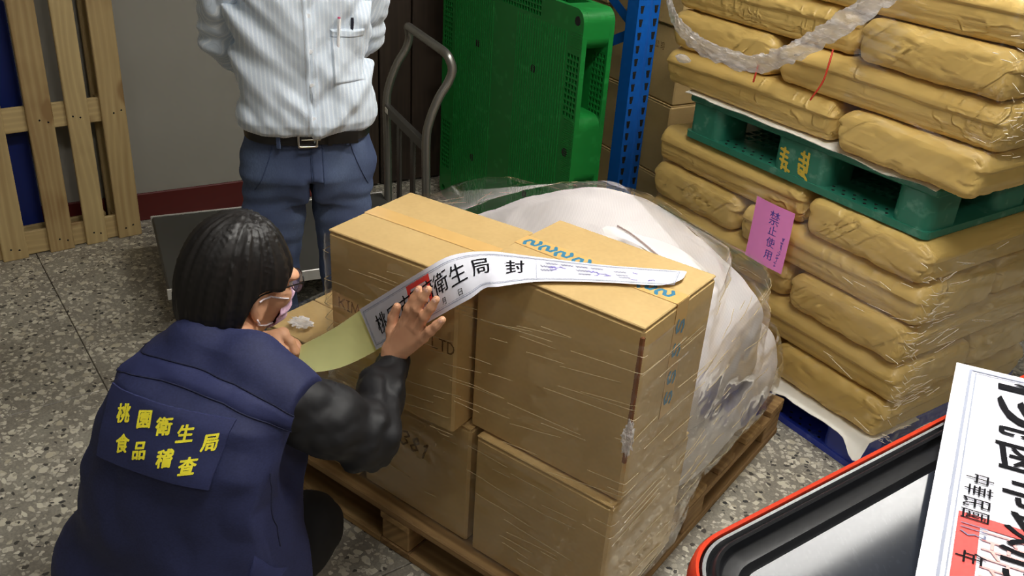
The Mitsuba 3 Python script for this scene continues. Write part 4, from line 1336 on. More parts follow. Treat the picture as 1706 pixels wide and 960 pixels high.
# ------------------------------------------------------------------ things along the back wall
# pine pallet leaning on the wall at the left
LB = np.array([-1.587, 3.441, 0.0])
lx = unit([-.409, -.336, 0])                       # along its foot, to the left
ln_ = np.array([-lx[1], lx[0], 0]) * -1            # towards the wall
if ln_ @ wn < 0:
    ln_ = -ln_
lean = math.radians(1.6)
lup = unit(np.array([0, 0, 1.0]) * math.cos(lean) + ln_ * math.sin(lean))
roll2 = math.radians(1.25)
lup2 = unit(lup * math.cos(roll2) - lx * math.sin(roll2))
lx2 = unit(lx + lup * math.sin(roll2) * 0.0)
LP = np.eye(4)
LP[:3, 0], LP[:3, 1], LP[:3, 2], LP[:3, 3] = lx2, lup2, unit(np.cross(lx2, lup2)) * (1 if np.cross(lx2, lup2) @ ln_ > 0 else -1), LB
lp = thing('wooden_pallet', 'pale pine pallet standing on end against the grey wall', 'pallet')
HT = 1.2


def lboard(name, x0, x1, y0, y1, z0, z1, ax):
    wboard(lp, name, x0, x1, y0, y1, z0, z1, LP, 'mat_pine', ax)


for (x0, x1) in ((0, .093), (.139, .220), (.268, .360), (.440, .532), (.58, .67), (.73, .82), (.90, .99)):
    lboard('slat', x0, x1, 0, HT, 0, .018, 1)
for y in (.004, .50, 1.10):
    lboard('cross_board', 0.0, .99, y, y + .096, .0185, .036, 0)
    for x in (0.0, .45, .895):
        lboard('block', x + .003, x + .092, y + .003, y + .093, .0365, .094, 0)
for x in (.0, .45, .895):
    lboard('rear_slat', x + .012, x + .10, 0, HT, .0945, .112, 1)
for y in (.004, 1.10):
    lboard('rear_board', .11, .44, y, y + .09, .0945, .112, 0)
nails = []
for (x0, x1) in ((0, .093), (.139, .220), (.268, .360), (.440, .532), (.58, .67)):
    for y in (.045, .535, 1.14):
        for dx in (.3, .62):
            nails.append(tm(trimesh.creation.cylinder(.0035, .002, sections=8), tr(x0 + dx * (x1 - x0) + .01 * math.sin(y * 9 + x0 * 20), y + .012 * math.sin(dx * 30 + x0 * 50), -.0005)))
for n_ in nails:
    part(lp, 'nail', tm(n_, LP), 'mat_black_hole')

# blue plastic board behind it
bb = thing('plastic_board', 'dark blue plastic board leaning on the wall behind the pine pallet', 'board')
BP = LP @ tr(0, 0, .118)
put(bb, tm(cbox(.345, .80, .0, .965, 0, .018, .006), BP), 'mat_navy_plastic')

# platform trolley
TN = np.array([-1.165, 2.655, 0])
Te_ = np.array([math.cos(math.radians(25.8)), math.sin(math.radians(25.8)), 0])
Tg = np.array([-Te_[1], Te_[0], 0])
TRO = frame(TN, Te_, Tg)
tl = thing('platform_trolley', 'grey platform trolley with a bent steel push handle behind the standing person', 'trolley')
part(tl, 'deck', tm(cbox(0, .94, 0, .63, .150, .185, .006), TRO), 'mat_deck')
for y in (-.006, .63):
    part(tl, 'edge_strip', tm(cbox(-.004, .944, y, y + .006, .146, .188, .002), TRO), 'mat_aluminium', label='bright metal edge strip')
for x in (.13, .81):
    for y in (.11, .52):
        w_ = tm(trimesh.creation.cylinder(.05, .03, sections=24), rot([1, 0, 0], 90))
        wh = part(tl, 'wheel', tm(tm(w_, tr(x, y, .051)), TRO), 'mat_rubber', 40)
        part(tl, 'wheel_fork', tm(cbox(x - .03, x + .03, y - .028, y + .028, .105, .149, .004), TRO), 'mat_steel_dark')
hz = [(.945, .16), (.945, .40), (.942, .60), (.952, .675), (.985, .76), (1.022, .82), (1.036, .865), (1.030, .90)]
p1 = [(x, .07, z) for x, z in hz]
p2 = [(x, .555, z) for x, z in hz]
arc = p1[:-1] + [(1.026, .085, .905), (1.018, .115, .918), (1.016, .16, .92), (1.016, .46, .92), (1.018, .51, .918), (1.026, .54, .905)] + p2[:-1][::-1]
part(tl, 'push_handle', tm(tube(smoothpath(arc, 150), .0165, 14), TRO), 'mat_steel_tube', True, 'bent steel tube handle')
part(tl, 'cross_bar', tm(cbox(.930, .955, .07, .555, .565, .605, .003), TRO), 'mat_steel_dark')
part(tl, 'sticker', tm(cbox(.9278, .9296, .50, .535, .575, .597, .0005), TRO), 'mat_paper_slip', label='small white sticker on the bar')
for y in (.205, .375):
    part(tl, 'upright_bar', tm(cbox(.938, .950, y, y + .038, .17, .575, .003), TRO), 'mat_steel_dark')

# bright green plastic pallet standing on edge
GO = np.array([.189, 3.206, 0.0])
gw = np.array([math.cos(math.radians(122.35)), math.sin(math.radians(122.35)), 0])
gt = np.array([gw[1], -gw[0], 0])
GP = np.eye(4)
GP[:3, 0], GP[:3, 1], GP[:3, 2], GP[:3, 3] = gw, [0, 0, 1], gt, GO
GW, GH, GT = 1.08, 1.09, .135
gk = thing('plastic_pallet', 'bright green plastic pallet standing on edge in front of the blue rack', 'pallet')
pl = rrect(GW, GH, .05, GW / 2, GH / 2, 8)
hs = []
for x0, n in ((.012, 4), (.99, 4)):
    for i in range(n):
        for yc in (.815, .275):
            for j in range(11):
                hs.append(sbox(x0 + i * .0195, yc - .12 + j * .0215, x0 + i * .0195 + .014, yc - .12 + j * .0215 + .0155))
for i in range(14):
    for y0 in (1.018, .03):
        for j in range(3):
            hs.append(sbox(.42 + i * .0205 - .14, y0 + j * .0205 - .004, .42 + i * .0205 + .015 - .14, y0 + j * .0205 + .0115))
for (x, y) in ((.038, 1.047), (.753, .806), (.308, .811), (.049, .558), (.765, .293), (.31, .29), (1.04, 1.047), (1.04, .56), (.04, .045), (1.04, .045)):
    hs.append(Point(x, y).buffer(.0165, quad_segs=6))
front = pl.difference(unary_union(hs))
fd = part(gk, 'deck', tm(extr(front, .020, 0), GP), 'mat_bright_green')
part(gk, 'rear_deck', tm(extr(front, .020, GT - .020), GP), 'mat_bright_green')
for (x, y) in ((.038, 1.047), (.753, .806), (.308, .811), (.049, .558), (.765, .293), (.31, .29), (1.04, 1.047), (1.04, .56)):
    d_ = trimesh.creation.cylinder(.0162, .012, sections=20)
    part(gk, 'rubber_plug', tm(tm(d_, tr(x, y, .0045)), GP), 'mat_rubber', 40)
for (y0, y1) in ((.945, GH), (.43, .70), (0.0, .145)):
    for (x0, x1) in ((0.0, .17), (.46, .62), (GW - .17, GW)):
        r0 = .048
        g = rrect(x1 - x0, y1 - y0, r0, (x0 + x1) / 2, (y0 + y1) / 2, 8)
        part(gk, 'block', tm(extr(g, GT - .0402, .0201), GP), 'mat_bright_green', 40)
ribs = []
for (xa, xb) in ((.10, .45), (.63, .96)):
    x = xa
    while x < xb:
        ribs.append(plainbox(x, x + .004, .06, 1.0, -.0022, .0))
        x += .017
ribs += [plainbox(.004, .072, y, y + .003, -.0015, 0) for y in list(np.arange(.945, 1.01, .0085)) + list(np.arange(.43, .69, .0085))]
lab(part(gk, 'fine_rib', tm(cat(ribs), GP), 'mat_bright_green'), None, None, None, 'stuff')

# blue rack upright
RB = np.array([.405, 3.5, 0.0])
RK = frame(RB, we, wn)
rk = thing('rack_upright', 'tall blue steel storage rack upright with slotted post and diagonal braces', 'rack')
px = np.array([(0, .0), (.034, .0), (.040, .008), (.060, .008), (.066, .0), (.10, .0), (.10, .062), (.088, .062), (.088, .07), (.1015, .07)])
prof = Polygon([(0, 0), (.036, 0), (.042, .007), (.060, .007), (.066, 0), (.102, 0), (.102, .07), (.082, .07), (.082, .067), (.099, .067), (.099, .003), (.0672, .003), (.0612, .01), (.0408, .01), (.0348, .003), (.003, .003), (.003, .067), (.02, .067), (.02, .07), (0, .07)])
for k, off in enumerate((0.0, .93)):
    part(rk, 'post', tm(tm(extr(prof, 2.6, 0.0), tr(0, off, 0)), RK), 'mat_rack_blue')
    part(rk, 'foot_plate', tm(cbox(-.02, .122, off - .01, off + .08, 0, .004, .001), RK), 'mat_rack_blue')
slots = Polygon([(-.0085, .014), (.0085, .014), (.0045, -.014), (-.0045, -.014)])
for x in (.018, .084):
    z = .10
    while z < 1.5:
        m = tm(tm(extr(slots, .0012), rot([1, 0, 0], 90)), tr(x, -.0002, z))
        part(rk, 'slot', tm(m, RK), 'mat_black_hole')
        z += .05
for k in range(3):
    za = .11 + .85 * k
    for a, b in (((.07, za), (.93, za + .42)), ((.93, za + .43), (.07, za + .84))):
        d = np.array([b[0] - a[0], b[1] - a[1]])
        L = np.hypot(*d)
        m = tm(cbox(-.02, .02, 0, L, -.0015, .0015, .0005), rot([0, 1, 0], 90))
        m = tm(m, rot([1, 0, 0], math.degrees(math.atan2(d[1], d[0]))))
        part(rk, 'brace', tm(tm(m, tr(.05, a[0], a[1])), RK), 'mat_rack_blue')
        for q in (a, b):
            part(rk, 'bolt', tm(tm(tm(trimesh.creation.cylinder(.009, .012, sections=6), rot([0, 1, 0], 90)), tr(.043, q[0], q[1])), RK), 'mat_steel_tube')

# cartons in the rack
RC = np.array([.612, 3.70, 0.0])
RCF = frame(RC, we, wn)
lbs = [('carton at the bottom of the tower behind the blue rack post', .0), ('middle carton of the tower behind the blue rack post', .316), ('printed carton on the third level of the tower behind the blue rack post', .632), ('topmost carton of the tower behind the blue rack post, at the picture edge', .948)]
for i, (lb, z) in enumerate(lbs):
    t = thing('carton', lb, 'box')
    j = .006 * ((i * 7) % 3 - 1)
    part(t, 'body', tm(cbox(j, .42 + j, -.003, .50, z, z + .309, .006), RCF), 'mat_cardboard')
    for s in (0, 1):
        part(t, 'top_flap', tm(cbox(j + .001, .419 + j, .249 * s, .249 * s + .247, z + .3095, z + .3145, .002), RCF), 'mat_cardboard')
    if i == 2:
        W_ = RCF @ np.array([[0, 0, -1, j - .0005], [-1, 0, 0, .0], [0, 1, 0, z], [0, 0, 0, 1.0]])
        for n_, c_ in enumerate('公司'):
            tx = affinity.translate(affinity.scale(glyph(c_, thin=1), .030, .034, origin=(0, 0)), -.15 + .036 * n_, .225)
            part(t, 'character', inked(tx, W_), 'mat_carton_print', label='dark printed character')
for i, z in enumerate((0.0, .316, .632, .948)):
    t = thing('carton', ['lowest', 'second', 'third', 'highest'][i] + ' carton of the dim rear tower between green pallet and blue post', 'box')
    j = .008 * ((i * 5) % 3 - 1)
    part(t, 'body', tm(cbox(j, .42 + j, .515, 1.0, z, z + .309, .006), RCF), 'mat_cardboard')
    for s in (0, 1):
        part(t, 'top_flap', tm(cbox(j + .001, .419 + j, .516 + .24 * s, .516 + .24 * s + .238, z + .3095, z + .3145, .002), RCF), 'mat_cardboard')


# ------------------------------------------------------------------ figures: bodies as one smooth skin, clothing over them
class Blob:
    """smooth union of tapered capsules, ellipsoids and boxes; each is evaluated only near itself"""

    def __init__(self, k=0.02):
        self.k, self.items = k, []

    def add(self, fn, lo, hi, k=None, sub=False):
        self.items.append((fn, np.asarray(lo, float), np.asarray(hi, float), self.k if k is None else k, sub))
        return self

    def cone(self, a, b, r1, r2, k=None, sub=False):
        a, b = np.asarray(a, float), np.asarray(b, float)
        r = max(r1, r2)
        return self.add(lambda p: cone(p, a, b, r1, r2), np.minimum(a, b) - r, np.maximum(a, b) + r, k, sub)

    def chain(self, pts, rad, k=None):
        for i in range(len(pts) - 1):
            self.cone(pts[i], pts[i + 1], rad[i], rad[i + 1], k)
        return self

    def ell(self, c, M, r, k=None, sub=False):
        c = np.asarray(c, float)
        R = max(r)
        return self.add(lambda p: ell(p, c, M, r), c - R, c + R, k, sub)

    def bounds(self, m=0.03):
        pos = [i for i in self.items if not i[4]]
        return np.min([i[1] for i in pos], 0) - m, np.max([i[2] for i in pos], 0) + m

    def __call__(self, p):
        d = np.full(len(p), 1.0)
        for fn, lo, hi, k, sub in self.items:
            m = np.flatnonzero(((p > lo - 0.07) & (p < hi + 0.07)).all(1))
            if not len(m):
                continue
            v = fn(p[m])
            d[m] = smax(d[m], -v, k) if sub else smin(d[m], v, k)
        return d

    def mesh(self, h, extra=None, m=0.03):
        f = self if extra is None else (lambda p: extra(p, self(p)))
        lo, hi = self.bounds(m)
        return nets(f, lo, hi, h)


def cloth(p, seed, amp=0.004, s=(14, 14, 9), amp2=0.0, s2=(30, 30, 20)):
    n = meshkit.fbm(p * s + seed * 3.7, 3, seed) - .5
    r = np.abs(meshkit.noise(p * s2 + seed * 1.3, seed + 7) - .5)
    return amp * 2 * n + amp2 * (0.25 - r) * 2


def hand_blob(B, wrist, palm_n, dirf, across, spec, palm_w=0.075, scale=1.0):
    """spec: list of five lists of joint positions (thumb first), each a chain from inside the palm to the tip"""
    for i, ch in enumerate(spec):
        r = [.0105, .0102, .0092, .0078] if i else [.013, .0118, .0108, .0088]
        r = r[-len(ch):] if len(ch) <= 4 else [r[0]] * (len(ch) - 4) + r
        B.chain([np.asarray(q, float) for q in ch], [x * scale for x in r], 0.005)


pr('mat_skin', proc(lambda p, n, uv: mix(C(222, 172, 136), C(204, 146, 112), fbm(p.x * 30, p.y * 30, p.z * 30, 3))), 0.5, specular=0.4)
pr('mat_nail', C(232, 184, 164), 0.25, specular=0.6)
pr('mat_hair', proc(lambda p, n, uv: mix(C(14, 13, 14), C(34, 31, 30), fbm(uv.x * 90, uv.y * 2.5, 0.0, 3))), 0.46, specular=0.4, anisotropic=0.5)


def woven(base, dark, sc=420.0):
    base, dark = C(*base), C(*dark)
    return proc(lambda p, n, uv: mix(base, dark, 0.35 * noise(p.x * sc, p.y * sc, p.z * sc) + 0.55 * fbm(p.x * 12, p.y * 12, p.z * 12, 3)))


pr('mat_vest', woven((36, 43, 84), (22, 27, 60)), 0.75, sheen=0.5)
pr('mat_vest_seam', C(20, 24, 52), 0.85)
pr('mat_jacket', woven((19, 20, 25), (9, 10, 13)), 0.62, sheen=0.3)
pr('mat_trousers', woven((17, 17, 20), (9, 9, 11)), 0.8)
pr('mat_mask', C(240, 200, 226), 0.7)
pr('mat_mask_edge', C(236, 226, 232), 0.7)
pr('mat_lime', C(214, 222, 60), 0.6)
pr('mat_embroidery', C(244, 232, 60), 0.55, two=True)
pr('mat_glasses', C(16, 16, 18), 0.25, specular=0.6)
scene['mat_lens'] = {'type': 'thindielectric', 'int_ior': 1.5}
pr('mat_shoe', C(24, 24, 26), 0.5)
pr('mat_eye', C(235, 230, 226), 0.2)
pr('mat_iris', C(30, 20, 14), 0.15)

# ---- crouching person
RT, FT = np.array([.94, -.342, 0.0]), np.array([.342, .94, 0.0])
HIP, C7 = np.array([-.622, 1.262, .30]), np.array([-.512, 1.365, .812])
TUP = unit(C7 - HIP)
FTt = unit(FT - TUP * (FT @ TUP))
RTt = np.cross(FTt, TUP)
TORSO = np.stack([RTt, FTt, TUP])
TL = np.linalg.norm(C7 - HIP)


def tprof(p, hs, ws, ds, fo, e=2.4, top=None):
    """elliptical trunk along the spine: heights hs, half widths ws, half depths ds, forward offset fo"""
    q = (p - HIP) @ TORSO.T
    h = q[:, 2]
    w, d, o = np.interp(h, hs, ws), np.interp(h, hs, ds), np.interp(h, hs, fo)
    a, b = np.abs(q[:, 0]) / w, np.abs(q[:, 1] - o) / d
    s = (a ** e + b ** e) ** (1 / e)
    g = (s - 1) * np.minimum(w, d)
    return np.maximum(g, np.maximum(hs[0] - h, h - hs[-1]))


HS = [-.16, -.05, .1, .25, .36, .44, .49, .525]
vest_w = [.262, .256, .240, .216, .198, .178, .135, .075]
vest_d = [.165, .165, .155, .142, .138, .128, .098, .062]
vest_o = [.03, .025, .015, .0, -.002, .010, .022, .035]
body_w = [.10, .155, .14, .14, .15, .15, .09, .045]
body_d = [.09, .12, .10, .10, .105, .10, .065, .045]


def trunk_fn(ws, ds, e=2.4):
    return lambda p: tprof(p, HS, ws, ds, vest_o, e)


TLO, THI = HIP - [.36, .36, .25], C7 + [.36, .36, .06]
SHR, SHL = C7 + RTt * .150 - TUP * .066 + FTt * .022, C7 - RTt * .128 - TUP * .105 + FTt * .075
ELR = np.array([-.262, 1.385, .612])
WRR = load_pts([.470, -.078, .655])
ELL_, WRL = np.array([-.700, 1.660, .585]), load_pts([.812, -.165, .592])
HPR, HPL = HIP + RTt * .095 - TUP * .02, HIP - RTt * .095 - TUP * .02
KNR, KNL = np.array([-.395, 1.40, .355]), np.array([-.60, 1.575, .42])
ANR, ANL = np.array([-.520, 1.345, .085]), np.array([-.735, 1.415, .085])

# head frame
HC = np.array([-.509, 1.482, .888])
FH = unit([.65, .74, -.25])
RH = unit(np.cross(FH, [0, 0, 1.0]) + np.array([0, 0, -.06]))
UH = np.cross(RH, FH)
HEAD = np.stack([FH, RH, UH])


def hp(f, r, u):
    return HC + FH * f + RH * r + UH * u


def add_head(B, HC_, M):
    g = lambda f, r, u: HC_ + np.array([f, r, u]) @ M
    B.ell(g(-.012, 0, .030), M, (.092, .073, .088), .02)
    B.ell(g(.030, 0, -.028), M, (.066, .060, .082), .025)
    B.cone(g(.055, 0, -.080), g(.040, 0, -.082), .024, .040, .02)
    for s in (-1, 1):
        B.ell(g(.055, s * .038, -.022), M, (.034, .024, .026), .015)
        B.ell(g(.074, s * .032, .022), M, (.024, .030, .012), .012)
        B.ell(g(.093, s * .031, .002), M, (.010, .018, .010), .006, True)
        B.ell(g(-.006, s * .076, -.018), M, (.019, .009, .032), .006)
        B.ell(g(-.003, s * .086, -.012), M, (.010, .005, .018), .004, True)
        B.ell(g(-.004, s * .077, -.045), M, (.008, .007, .010), .006)
    B.cone(g(.092, 0, .008), g(.112, 0, -.030), .008, .0125, .008)
    for s in (-1, 1):
        B.ell(g(.100, s * .012, -.034), M, (.011, .008, .008), .006)
    B.ell(g(.088, 0, -.058), M, (.012, .022, .006), .006)
    B.ell(g(.086, 0, -.068), M, (.012, .020, .006), .006)


body = Blob(.025)
body.add(trunk_fn(body_w, body_d, 2.2), TLO, THI)
body.cone(C7 + FTt * .03 - TUP * .02, hp(-.02, 0, -.06), .052, .050, .03)
add_head(body, HC, HEAD)
body.chain([SHR, ELR, WRR], [.045, .036, .026]).chain([SHL, ELL_, WRL], [.045, .036, .026])
body.chain([HPR, KNR, ANR], [.075, .05, .035]).chain([HPL, KNL, ANL], [.075, .05, .035])
for a, k_ in ((ANR, KNR), (ANL, KNL)):
    d = unit((k_ - a) * [1, 1, 0])
    body.cone(a + [0, 0, -.05] - d * .03, a + d * .14 + [0, 0, -.06], .03, .024)
L3 = lambda *q: load_pts(q)
# right hand spread on the seal, its back towards the viewer
pal = [L3(.470, -.074, .690), L3(.456, -.068, .722), L3(.447, -.066, .748)]
body.chain([WRR, L3(.472, -.078, .680)], [.025, .024], .02)
for a, b in (((0.474, -0.084, .684), (0.445, -0.075, .757)), ((0.466, -0.085, .684), (0.427, -0.074, .762)), ((0.458, -0.085, .682), (0.409, -0.074, .756)), ((0.451, -0.084, .680), (0.394, -0.074, .742))):
    body.cone(L3(*a), L3(*b), .0155, .0125, .012)
RHAND = [
    [(0.469, -0.084, .690), (0.481, -0.076, .722), (0.481, -0.071, .752), (0.472, -0.068, .780)],
    [(0.444, -0.077, .757), (0.432, -0.076, .795), (0.422, -0.070, .820), (0.414, -0.066, .842)],
    [(0.426, -0.076, .762), (0.410, -0.076, .803), (0.398, -0.070, .830), (0.389, -0.066, .851)],
    [(0.408, -0.076, .756), (0.389, -0.076, .793), (0.376, -0.071, .817), (0.367, -0.067, .837)],
    [(0.393, -0.076, .742), (0.373, -0.076, .766), (0.360, -0.072, .783), (0.349, -0.068, .798)],
]
hand_blob(body, None, None, None, None, [[L3(*q) for q in ch] for ch in RHAND])
# left hand pinching the backing paper, fingers curled
WL = WRL
lk = [L3(.770, -.128, 0.618), L3(.773, -.146, 0.608), L3(.778, -.160, 0.594), L3(.784, -.170, 0.578)]
for q, r in zip(lk, (.0155, .0155, .015, .014)):
    body.cone(WL, q, .019, r, .014)
LHAND = [
    [(.800, -.138, 0.596), (.776, -.116, 0.594), (.755, -.108, 0.588), (.734, -.108, 0.578)],
    [(.770, -.128, 0.618), (.740, -.132, 0.612), (.726, -.132, 0.590), (.731, -.124, 0.571)],
    [(.773, -.146, 0.608), (.742, -.152, 0.596), (.732, -.150, 0.573), (.748, -.143, 0.558)],
    [(.778, -.160, 0.594), (.749, -.168, 0.580), (.743, -.163, 0.557), (.760, -.156, 0.546)],
    [(.784, -.170, 0.578), (.760, -.180, 0.564), (.756, -.174, 0.545), (.770, -.166, 0.537)],
]
hand_blob(body, None, None, None, None, [[L3(*q) for q in ch] for ch in LHAND])
woman = thing('person', 'person crouching in a navy vest with yellow lettering, pressing the paper seal onto the carton', 'person')
put(woman, body.mesh(.0036), 'mat_skin', True)


def nail_on(parent, p0, p1, nrm, r=.0088):
    d = unit(np.asarray(p1) - p0)
    s = np.cross(nrm, d)
    e = trimesh.creation.icosphere(2, 1.0)
    e.vertices = np.asarray(p1) + nrm * (r * .62) - d * .001 + (e.vertices * [.0062, .0048, .0026]) @ np.stack([d, unit(s), nrm])
    part(parent, 'fingernail', e, 'mat_nail', True)


for ch in RHAND:
    nail_on(woman, L3(*ch[-2]), L3(*ch[-1]), -PV)

# hair: a chin-length bob
hb = Blob(.03)
hb.ell(hp(-.017, 0, .032), HEAD, (.099, .087, .103), .03)
hb.ell(hp(-.034, 0, -.036), HEAD, (.084, .089, .098), .04)
hb.ell(hp(.016, .050, .016), HEAD, (.048, .034, .056), .03)
hb.ell(hp(.022, -.052, -.030), HEAD, (.052, .036, .090), .03)


def hair_shape(p, d):
    q = (p - HC) @ HEAD
    q = (p - HC) @ HEAD.T
    f, r, u = q.T
    an = np.arctan2(r, -f - .01)
    groove = meshkit.noise(np.stack([an * 26, u * 6 + an * 2, 0 * u], 1), 3) - .5
    fine = meshkit.noise(np.stack([an * 70, u * 9, 0 * u], 1), 4) - .5
    lock = meshkit.noise(np.stack([an * 8, u * 4, 0 * u], 1), 6) - .5
    d = d + .0045 * groove + .0022 * fine + .007 * lock
    # open face: cut in front of a slanting hairline; ears and jaw free
    face = ell(p, hp(.098, 0, -.032), HEAD, (.074, .110, .100))
    jaw = ell(p, hp(.046, .09, -.066), HEAD, (.084, .085, .076))
    jaw2 = ell(p, hp(.045, -.07, -.085), HEAD, (.055, .060, .055))
    ear = ell(p, hp(.0, .092, -.026), HEAD, (.030, .040, .040))
    d = smax(d, -face, .012)
    d = smax(d, -jaw, .010)
    d = smax(d, -jaw2, .010)
    d = smax(d, -ear, .008)
    return smax(d, -(u + .122 + .02 * (f + .04) + .012 * lock), .012)


hm = hb.mesh(.0036, hair_shape)
q = (hm.vertices - HC) @ HEAD.T
part(woman, 'hair', hm, 'mat_hair', True, 'chin-length black hair', uv=np.stack([np.arctan2(q[:, 1], -q[:, 0] - .01) / 6.28, q[:, 2] * 4], 1))

# mask, straps, glasses
mb = Blob(.02)
mb.ell(hp(.034, 0, -.040), HEAD, (.078, .064, .070), .02)
mb.cone(hp(.100, 0, -.030), hp(.085, 0, -.075), .020, .026, .02)


def mask_shape(p, d):
    q = (p - HC) @ HEAD.T
    f, r, u = q.T
    pl_ = .0018 * np.sin(u * 260)
    lim = np.maximum(np.maximum(-(f - .056 - .15 * np.abs(u + .05)), u - .004 + .35 * np.abs(r)), -(u + .104))
    return smax(np.maximum(d + pl_, -(d + pl_ + .004)), lim, .004)


part(woman, 'face_mask', mb.mesh(.0032, mask_shape), 'mat_mask', True, 'pink surgical face mask')
mk = 'person__face_mask'
for s in (1, -1):
    for pts in ([(.066, .055, -.020), (.030, .070, -.010), (.002, .080, -.002), (-.014, .084, -.008)], [(.066, .048, -.086), (.030, .066, -.074), (.004, .075, -.058), (-.010, .083, -.044)]):
        sp_ = smoothpath([hp(f, s * r, u) for f, r, u in pts], 16)
        for _ in range(8):                          # lies on the cheek
            d0 = body(sp_)
            gr_ = np.stack([(body(sp_ + e_ * .002) - d0) / .002 for e_ in np.eye(3)], 1)
            sp_ = sp_ - gr_ * np.clip(d0 - .0016, -.012, .012)[:, None] * .8
        part(mk, 'strap', tube(sp_, .0019, 6), 'mat_mask_edge', True)
gl = part(woman, 'glasses', tube(smoothpath([hp(.106, -.009, .016), hp(.112, 0, .019), hp(.106, .009, .016)], 10), .0014, 6), 'mat_glasses', True, 'thin round black-rimmed glasses')
for s in (1, -1):
    ring_, disc = [], []
    for a in np.linspace(0, 2 * math.pi, 33):
        ring_.append(hp(.106 - .006 * (abs(math.cos(a) + s * 0) * 0 + (.5 + .5 * math.cos(a) * 1)), s * (.033 + .024 * math.cos(a)), .004 + .0225 * math.sin(a)))
    part(gl, 'rim', tube(ring_, .0013, 6, False), 'mat_glasses', True)
    c_ = np.mean(ring_, 0)
    part(gl, 'lens', trimesh.Trimesh(np.vstack([ring_[:-1], [c_ + FH * .002]]), [[i, (i + 1) % 32, 32] for i in range(32)], process=False), 'mat_lens', True)
    part(gl, 'temple', tube(smoothpath([hp(.100, s * .057, .010), hp(.06, s * .068, .010), hp(.02, s * .077, .008), hp(-.012, s * .083, .004), hp(-.026, s * .082, -.012)], 18), .0014, 6), 'mat_glasses', True)
    e = trimesh.creation.icosphere(2, .0115)
    ey = part(woman, 'eye', tm(e, tr(*hp(.081, s * .031, .002))), 'mat_eye', True)
    e2 = trimesh.creation.icosphere(2, .0062)
    part(ey, 'iris', tm(e2, tr(*hp(.0872, s * .031, .001))), 'mat_iris', True)

# jacket sleeves, trousers, shoes
jb = Blob(.03)
jb.chain([SHR - RTt * .02, SHR + (ELR - SHR) * .45, ELR, ELR + (WRR - ELR) * .55, WRR + (WRR - ELR) * .0], [.066, .066, .060, .046, .036])
jb.cone(WRR - unit(WRR - ELR) * .018, WRR + unit(WRR - ELR) * .004, .0345, .0345, .006)
jb.chain([SHL + RTt * .02, ELL_, WRL], [.072, .060, .042])


def sleeve_shape(p, d):
    t1 = (p - SHR) @ unit(ELR - SHR)
    t2 = (p - ELR) @ unit(WRR - ELR)
    near = np.exp(-((t1 - .2) / .06) ** 2) + .7 * np.exp(-((t2 - .20) / .05) ** 2)
    fold = np.sin(t1 * 95 + 5 * meshkit.noise(p * 14, 3)) * .004 * near
    cut = (p - WRR) @ unit(WRR - ELR) - .006
    cutl = (p - WRL) @ unit(WRL - ELL_) + .004
    far = np.linalg.norm(p - WRR, axis=1) > .12
    d = d + cloth(p, 5, .006, (16, 16, 16), .007, (26, 26, 26)) + fold
    d = smax(d, np.where(far, -1, cut), .004)
    return smax(d, np.where(np.linalg.norm(p - WRL, axis=1) > .12, -1, cutl), .004)


part(woman, 'jacket', jb.mesh(.0048, sleeve_shape), 'mat_jacket', True, 'black jacket sleeves')
tb = Blob(.04)
tb.chain([HPR, KNR, ANR + [0, 0, .02]], [.098, .070, .062]).chain([HPL, KNL, ANL + [0, 0, .02]], [.098, .070, .062])
part(woman, 'trousers', tb.mesh(.0065, lambda p, d: d + cloth(p, 9, .005, (12, 12, 12), .006, (22, 22, 22))), 'mat_trousers', True, 'black trousers')
for a, k_ in ((ANR, KNR), (ANL, KNL)):
    d = unit((k_ - a) * [1, 1, 0])
    sb = Blob(.02)
    sb.chain([a + [0, 0, -.042] - d * .045, a + [0, 0, -.046] + d * .06, a + [0, 0, -.054] + d * .15], [.042, .040, .030])
    part(woman, 'shoe', sb.mesh(.006, lambda p, dd: smax(dd, .001 - p[:, 2], .004)), 'mat_shoe', True)

# vest
vb = Blob(.03)
vb.add(trunk_fn(vest_w, vest_d, 2.5), TLO, THI, .03)
vb.cone(C7 + RTt * .05 - TUP * .03 + FTt * .015, SHR - RTt * .004, .075, .070, .035)
vb.cone(C7 - RTt * .05 - TUP * .03 + FTt * .015, SHL + RTt * .004, .075, .070, .035)


def vest_raw(p):
    d = vb(p)
    q = (p - HIP) @ TORSO.T
    sag = .010 * np.sin(q[:, 2] * 26 + q[:, 0] * 9) * np.exp(-((q[:, 2] - .06) / .12) ** 2)
    return d + cloth(p, 2, .007, (9, 9, 7), .006, (15, 15, 11)) + sag


def vest_shape(p, d):
    q = (p - HIP) @ TORSO.T
    d = vest_raw(p)
    arm = np.abs(q[:, 0]) - (.176 + .03 * np.clip((.30 - q[:, 2]) / .1, 0, 3))
    neck = cone(p, C7 + FTt * .06 - TUP * .03, C7 + FTt * .10 + TUP * .12, .058, .075)
    d = smax(d, arm, .006)
    d = smax(d, -neck, .006)
    hole = ell(p, SHR + RTt * .055 - TUP * .085 + FTt * .015, TORSO, (.055, .075, .12))
    hole2 = ell(p, SHL - RTt * .055 - TUP * .085 + FTt * .015, TORSO, (.055, .075, .12))
    return smax(smax(d, -hole, .005), -hole2, .005)


vest = part(woman, 'vest', vb.mesh(.0055, vest_shape), 'mat_vest', True, 'navy blue utility vest')


def on_vest(a, h, off=0.0):
    """points on the back of the vest: a to the right, h up the spine"""
    a, h = np.atleast_1d(a), np.atleast_1d(h)
    p = HIP + a[:, None] * RTt + h[:, None] * TUP - FTt * .36
    for _ in range(40):
        dd = vest_raw(p)
        p = p + FTt * np.clip(dd, -.02, .03)[:, None] * .8
    return p - FTt * np.broadcast_to(np.asarray(off), a.shape)[:, None]


